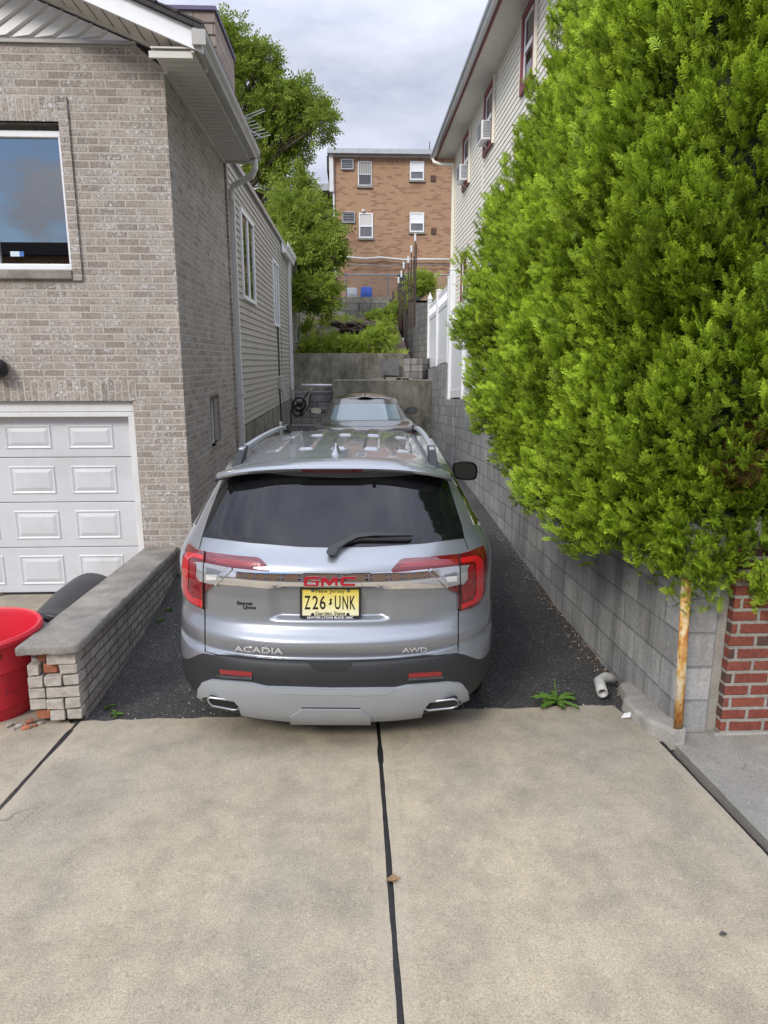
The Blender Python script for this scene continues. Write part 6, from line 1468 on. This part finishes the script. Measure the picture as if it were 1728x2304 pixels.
for q in ([(235, 338), (1325, 338), (1350, 365), (1350, 378), (207, 378), (207, 365)], [(206, 866), (1350, 868), (1350, 895), (1325, 922), (232, 918), (205, 890)], [(207, 378.5), (248, 378.5), (246, 865.5), (206, 865.5)], [(1306, 378.5), (1350, 378.5), (1350, 867.5), (1304, 867.5)]): mb.prism(*pplate(q, 0, .008))
mb.build('plate_frame', M['black_plastic'], plate, local=True, bevel=.0015)
INK = flat('plate_ink', (.012, .010, .012), .5)
T = lambda s, cx, cy_, w_, h_, mat=INK, b=.0, off=.0035: pxtext('plate_lettering', s, mat, plate, cx, cy_, w_, h_, 0, off, bold=b, ext=.0006, yp=yp, F_=ZP)
T('Z', 348, 624, 112, 256, b=.012); T('2', 495, 624, 110, 256, b=.012); T('6', 632, 624, 112, 256, b=.012); T('U', 911, 624, 108, 256, b=.012); T('N', 1053, 626, 104, 256, b=.012); T('K', 1190, 626, 104, 256, b=.012)
T('New Jersey', 775, 420, 545, 96); T('Garden State', 772, 824, 556, 66, b=.015)
T('SAWYER LYONS BUICK GMC', 772, 897, 860, 42, M['white_clean'], .02, .0085)
mb = MB(); mb.prism(*pplate([(775, 545), (808, 560), (800, 585), (790, 600), (806, 625), (800, 650), (768, 678), (740, 655), (768, 625), (765, 600), (758, 575)], .003, .0041)); mb.build('state_mark', INK, plate, local=True)
mb = MB()
for cx, cy_ in ((447, 397), (1107, 402), (444, 845), (1102, 845)): mb.prism(*pplate([(cx+30*math.cos(t), cy_+30*math.sin(t)) for t in np.linspace(0, 2*math.pi, 14, endpoint=False)], .003, .0062))
mb.build('plate_screw', M['black_plastic'], plate, local=True)
mb = MB()
for cx, cy_ in ((447, 397), (1107, 402)): mb.prism(*pplate([(cx+17*math.cos(t), cy_+17*math.sin(t)) for t in np.linspace(0, 2*math.pi, 14, endpoint=False)], .006, .0075))
mb.build('screw_cap', M['galv'], plate, local=True)
# bumper details
patch('hollow_shade_patch', Z1([(672, 1327), (908, 1327), (900, 1345), (868, 1376), (745, 1378), (705, 1360)]), S.px, M['dark'], suv, .002, .004, 5)  # flat dark patch, the shade of the bumper hollow put into colour
for pl_ in ([(252, 1366), (408, 1379), (410, 1402), (256, 1389)], [(1178, 1386), (1335, 1376), (1338, 1398), (1176, 1406)]): patch('reflector', Z1(pl_), S.px, RED_M, suv, .006, .01, 5)
for pl_ in ([(236, 1394), (412, 1404), (412, 1414), (270, 1406)], [(1172, 1408), (1345, 1399), (1345, 1408), (1172, 1419)]): patch('reflector_lip', Z1(pl_), S.px, pm('lip_grey', (.06, .06, .065), .5), suv, .010, .012, 5)
skp = patch('skid_plate', Z1([(152, 1490), (156, 1455), (178, 1424), (212, 1413), (400, 1428), (480, 1447), (800, 1456), (1115, 1453), (1170, 1440), (1370, 1425), (1428, 1430), (1455, 1462), (1465, 1500), (1440, 1532), (1424, 1508), (1275, 1516), (1248, 1545), (1236, 1584), (1120, 1598), (985, 1606), (800, 1610), (600, 1606), (480, 1594), (362, 1576), (350, 1535), (330, 1512), (195, 1490), (172, 1496), (166, 1515)]), S.px, SKID, suv, .022, .03, 6)
patch('skid_crease', Z1([(480, 1447), (800, 1456), (1115, 1453), (1070, 1480), (800, 1482), (520, 1474)]), S.px, SKID, skp, .026, .008, 6)
patch('hitch_cover', Z1([(600, 1610), (600, 1580), (660, 1543), (940, 1545), (990, 1582), (990, 1612)]), S.px, SKID, skp, .032, .014, 6)
patch('cover_gap', strip(Z1([(655, 1541), (940, 1543)]), 2.4), S.px, GAPM, skp, .0235, .01, 6)
for pl_ in ([(190, 1512), (204, 1505), (326, 1521), (345, 1540), (340, 1560), (320, 1566), (214, 1546), (200, 1532)], [(1256, 1545), (1275, 1526), (1400, 1513), (1420, 1520), (1418, 1545), (1390, 1556), (1275, 1568), (1258, 1560)]):
    ypl = S.px(Z1([(400 if pl_[0][0] < 800 else 1200, 1500)])[0])[0].y+.035; ring = [S.plane(p, ypl) for p in Z1(pl_)]
    mb = MB(); mb.tube(ring+ring[:2], .0065, 8); ex = mb.build('exhaust_tip', RIM, suv, smooth=True, local=True)
    mb = MB(); c_ = sum(ring, Vector())/len(ring); mb.prism([p+Vector((0, .012, 0)) for p in ring], (0, .10, 0)); mb.build('exhaust_bore', M['dark'], ex, local=True)
# rear wiper
wpv = patch('rear_wiper', Z1([(776, 808), (790, 778), (822, 766), (870, 742), (905, 718), (985, 709), (1180, 716), (1188, 724), (1000, 726), (930, 734), (880, 758), (834, 790), (815, 826), (790, 828)]), S.px, M['black_plastic'], suv, .045, .02, 5)
patch('wiper_blade', Z1([(880, 756), (940, 742), (1170, 742), (1190, 738), (1186, 731), (960, 730), (900, 742)]), S.px, RUBBER, wpv, .028, .026, 5)

# ------------------------------------------------------------------ second car
sed = thing('parked_sedan', 'dark taupe sedan parked ahead of the silver SUV before the concrete walls', 'car', (.20, 11.30, 0.03))
K2 = [(.22, .14, .82, .6, 2.5, 4.6, .7), (.35, .05, .89, .7, 2.6, 4.72, .8), (.55, .01, .915, .8, 2.6, 4.8, .9), (.75, .03, .915, .8, 2.6, 4.76, .9), (.88, .07, .905, .8, 2.6, 4.6, .9), (.96, .11, .89, .78, 2.6, 4.2, .8), (1.0, .20, .86, .75, 2.6, 3.9, .8), (1.03, .45, .83, .7, 2.6, 3.7, .8), (1.055, .70, .80, .7, 2.6, 3.62, .8),
      (1.10, .80, .765, .66, 2.7, 3.5, .8), (1.25, 1.07, .68, .62, 2.8, 3.15, .8), (1.38, 1.32, .60, .6, 2.9, 2.85, .7), (1.405, 1.37, .585, .6, 2.9, 2.78, .7)]
zs2 = np.concatenate([np.arange(.22, .95, .03), np.arange(.95, 1.06, .008), np.arange(1.065, 1.405, .016), [1.405]])
sh2 = Shell(K2, zs2, None, 36, 24, 14)
shell_parts(sh2, lambda c, f: 'clad' if c[2] < .30 else 'body', {'body': ('body', P_SED), 'clad': ('bumper', CLAD)}, sed, ((1.0, .33), (3.75, .33)), .37)
S2 = Surf(sh2.bvh, sed)
half2 = sh2.rings[-1]
mb = MB(); vs = []; yy = np.linspace(1.375, 2.77, 50); xn = 50
for y in yy:
    hw = (float(np.interp(y, half2[:36, 1], half2[:36, 0])) if y < half2[35, 1] else float(np.interp(y, half2[35:, 1], half2[35:, 0])))+.003
    for i in range(xn+1):
        x = hw*(2*i/xn-1); vs.append((x, y, 1.403+float(pchip(np.array(y), [1.3, 1.9, 2.4, 2.8], [.035, .095, .085, .01]))*(1-(abs(x)/max(hw, .02))**2.4)))
W_ = xn+1; mb.add(vs, [(j*W_+i, j*W_+i+1, (j+1)*W_+i+1, (j+1)*W_+i) for j in range(len(yy)-1) for i in range(xn)]); mb.build('roof', P_SED, sed, smooth=True, local=True)
GL2 = flat('rear_glass', (.22, .30, .32), .04, 0, .8)  # pale blue base colour paints in the reflected sky
patch('rear_window', [(-.62, 1.075), (.62, 1.075), (.545, 1.305), (.3, 1.325), (-.3, 1.325), (-.545, 1.305)], S2.rear, GL2, sed, .004, .01, .05)
for sg in (1, -1):
    patch('side_window', [(1.15, 1.09), (1.75, 1.08), (1.75, 1.35), (1.5, 1.34)], S2.side(sg), TINT, sed, .004, .01, .06); patch('side_window', [(1.82, 1.08), (2.55, 1.07), (2.5, 1.34), (1.82, 1.355)], S2.side(sg), TINT, sed, .004, .01, .06)
    patch('side_window', [(2.6, 1.07), (3.3, 1.07), (2.75, 1.32), (2.58, 1.335)], S2.side(sg), TINT, sed, .004, .01, .06)
    mb = MB(); cx, cy_, cz = sg*.985, 3.05, 1.085; N_ = 18; vs = []
    for dy, k in ((0, .93), (.012, 1.0), (.07, .95), (.13, .5)):
        for q in range(N_):
            t = 2*math.pi*q/N_; c_, s_ = math.cos(t), math.sin(t); vs.append((cx+.12*k*math.copysign(abs(c_)**.65, c_), cy_+dy, cz+.07*k*math.copysign(abs(s_)**.65, s_)+.01*c_*sg))
    mb.add(vs, [(i*N_+q, i*N_+(q+1) % N_, (i+1)*N_+(q+1) % N_, (i+1)*N_+q) for i in range(3) for q in range(N_)]+[tuple(3*N_+q for q in range(N_))]); mb.bar((sg*.78, cy_+.08, cz-.03), (sg*.9, cy_+.05, cz-.03), .05, .04)
    mo = mb.build('door_mirror', M['black_plastic'], sed, auto=45, local=True)
    mb = MB(); mb.add([(cx+.105*math.copysign(abs(math.cos(t))**.6, math.cos(t)), cy_+.003, cz+.058*math.copysign(abs(math.sin(t))**.6, math.sin(t))+.01*math.cos(t)*sg) for t in np.linspace(0, 2*math.pi, 20, endpoint=False)], [tuple(range(20))]); mb.build('mirror_glass', CHROME if False else flat('sedan_mirror', (.3, .33, .34), .03, .8), mo, local=True)
    for ay in (1.0, 3.75): wheel('wheel', sed, sg*.89, ay, .33, .33, .21, sg)
    patch('tail_light', [(x*sg, z) for x, z in ((.42, .80), (.78, .80), (.80, .90), (.45, .90))], S2.rear, RED_M, sed, .008, .02, .04)
MB().box(-.7, .7, .3, 4.4, .2, .6).build('underbody', M['dark'], sed, local=True)
mb = MB(); vs = []
for s_, hw, hh in ((.0, .022, .0), (.015, .022, .03), (.045, .022, .052), (.09, .018, .03), (.14, .004, .002)):
    b = 1.43; vs += [(-hw, 1.44+s_, b), (-.004, 1.443+s_, b+hh+.012), (.004, 1.443+s_, b+hh+.012), (hw, 1.44+s_, b)]
mb.add(vs, [(4*i+j, 4*i+j+1, 4*i+5+j, 4*i+4+j) for i in range(4) for j in range(3)]+[(0, 1, 2, 3)]); mb.build('antenna_fin', M['black_plastic'], sed, auto=40, local=True)
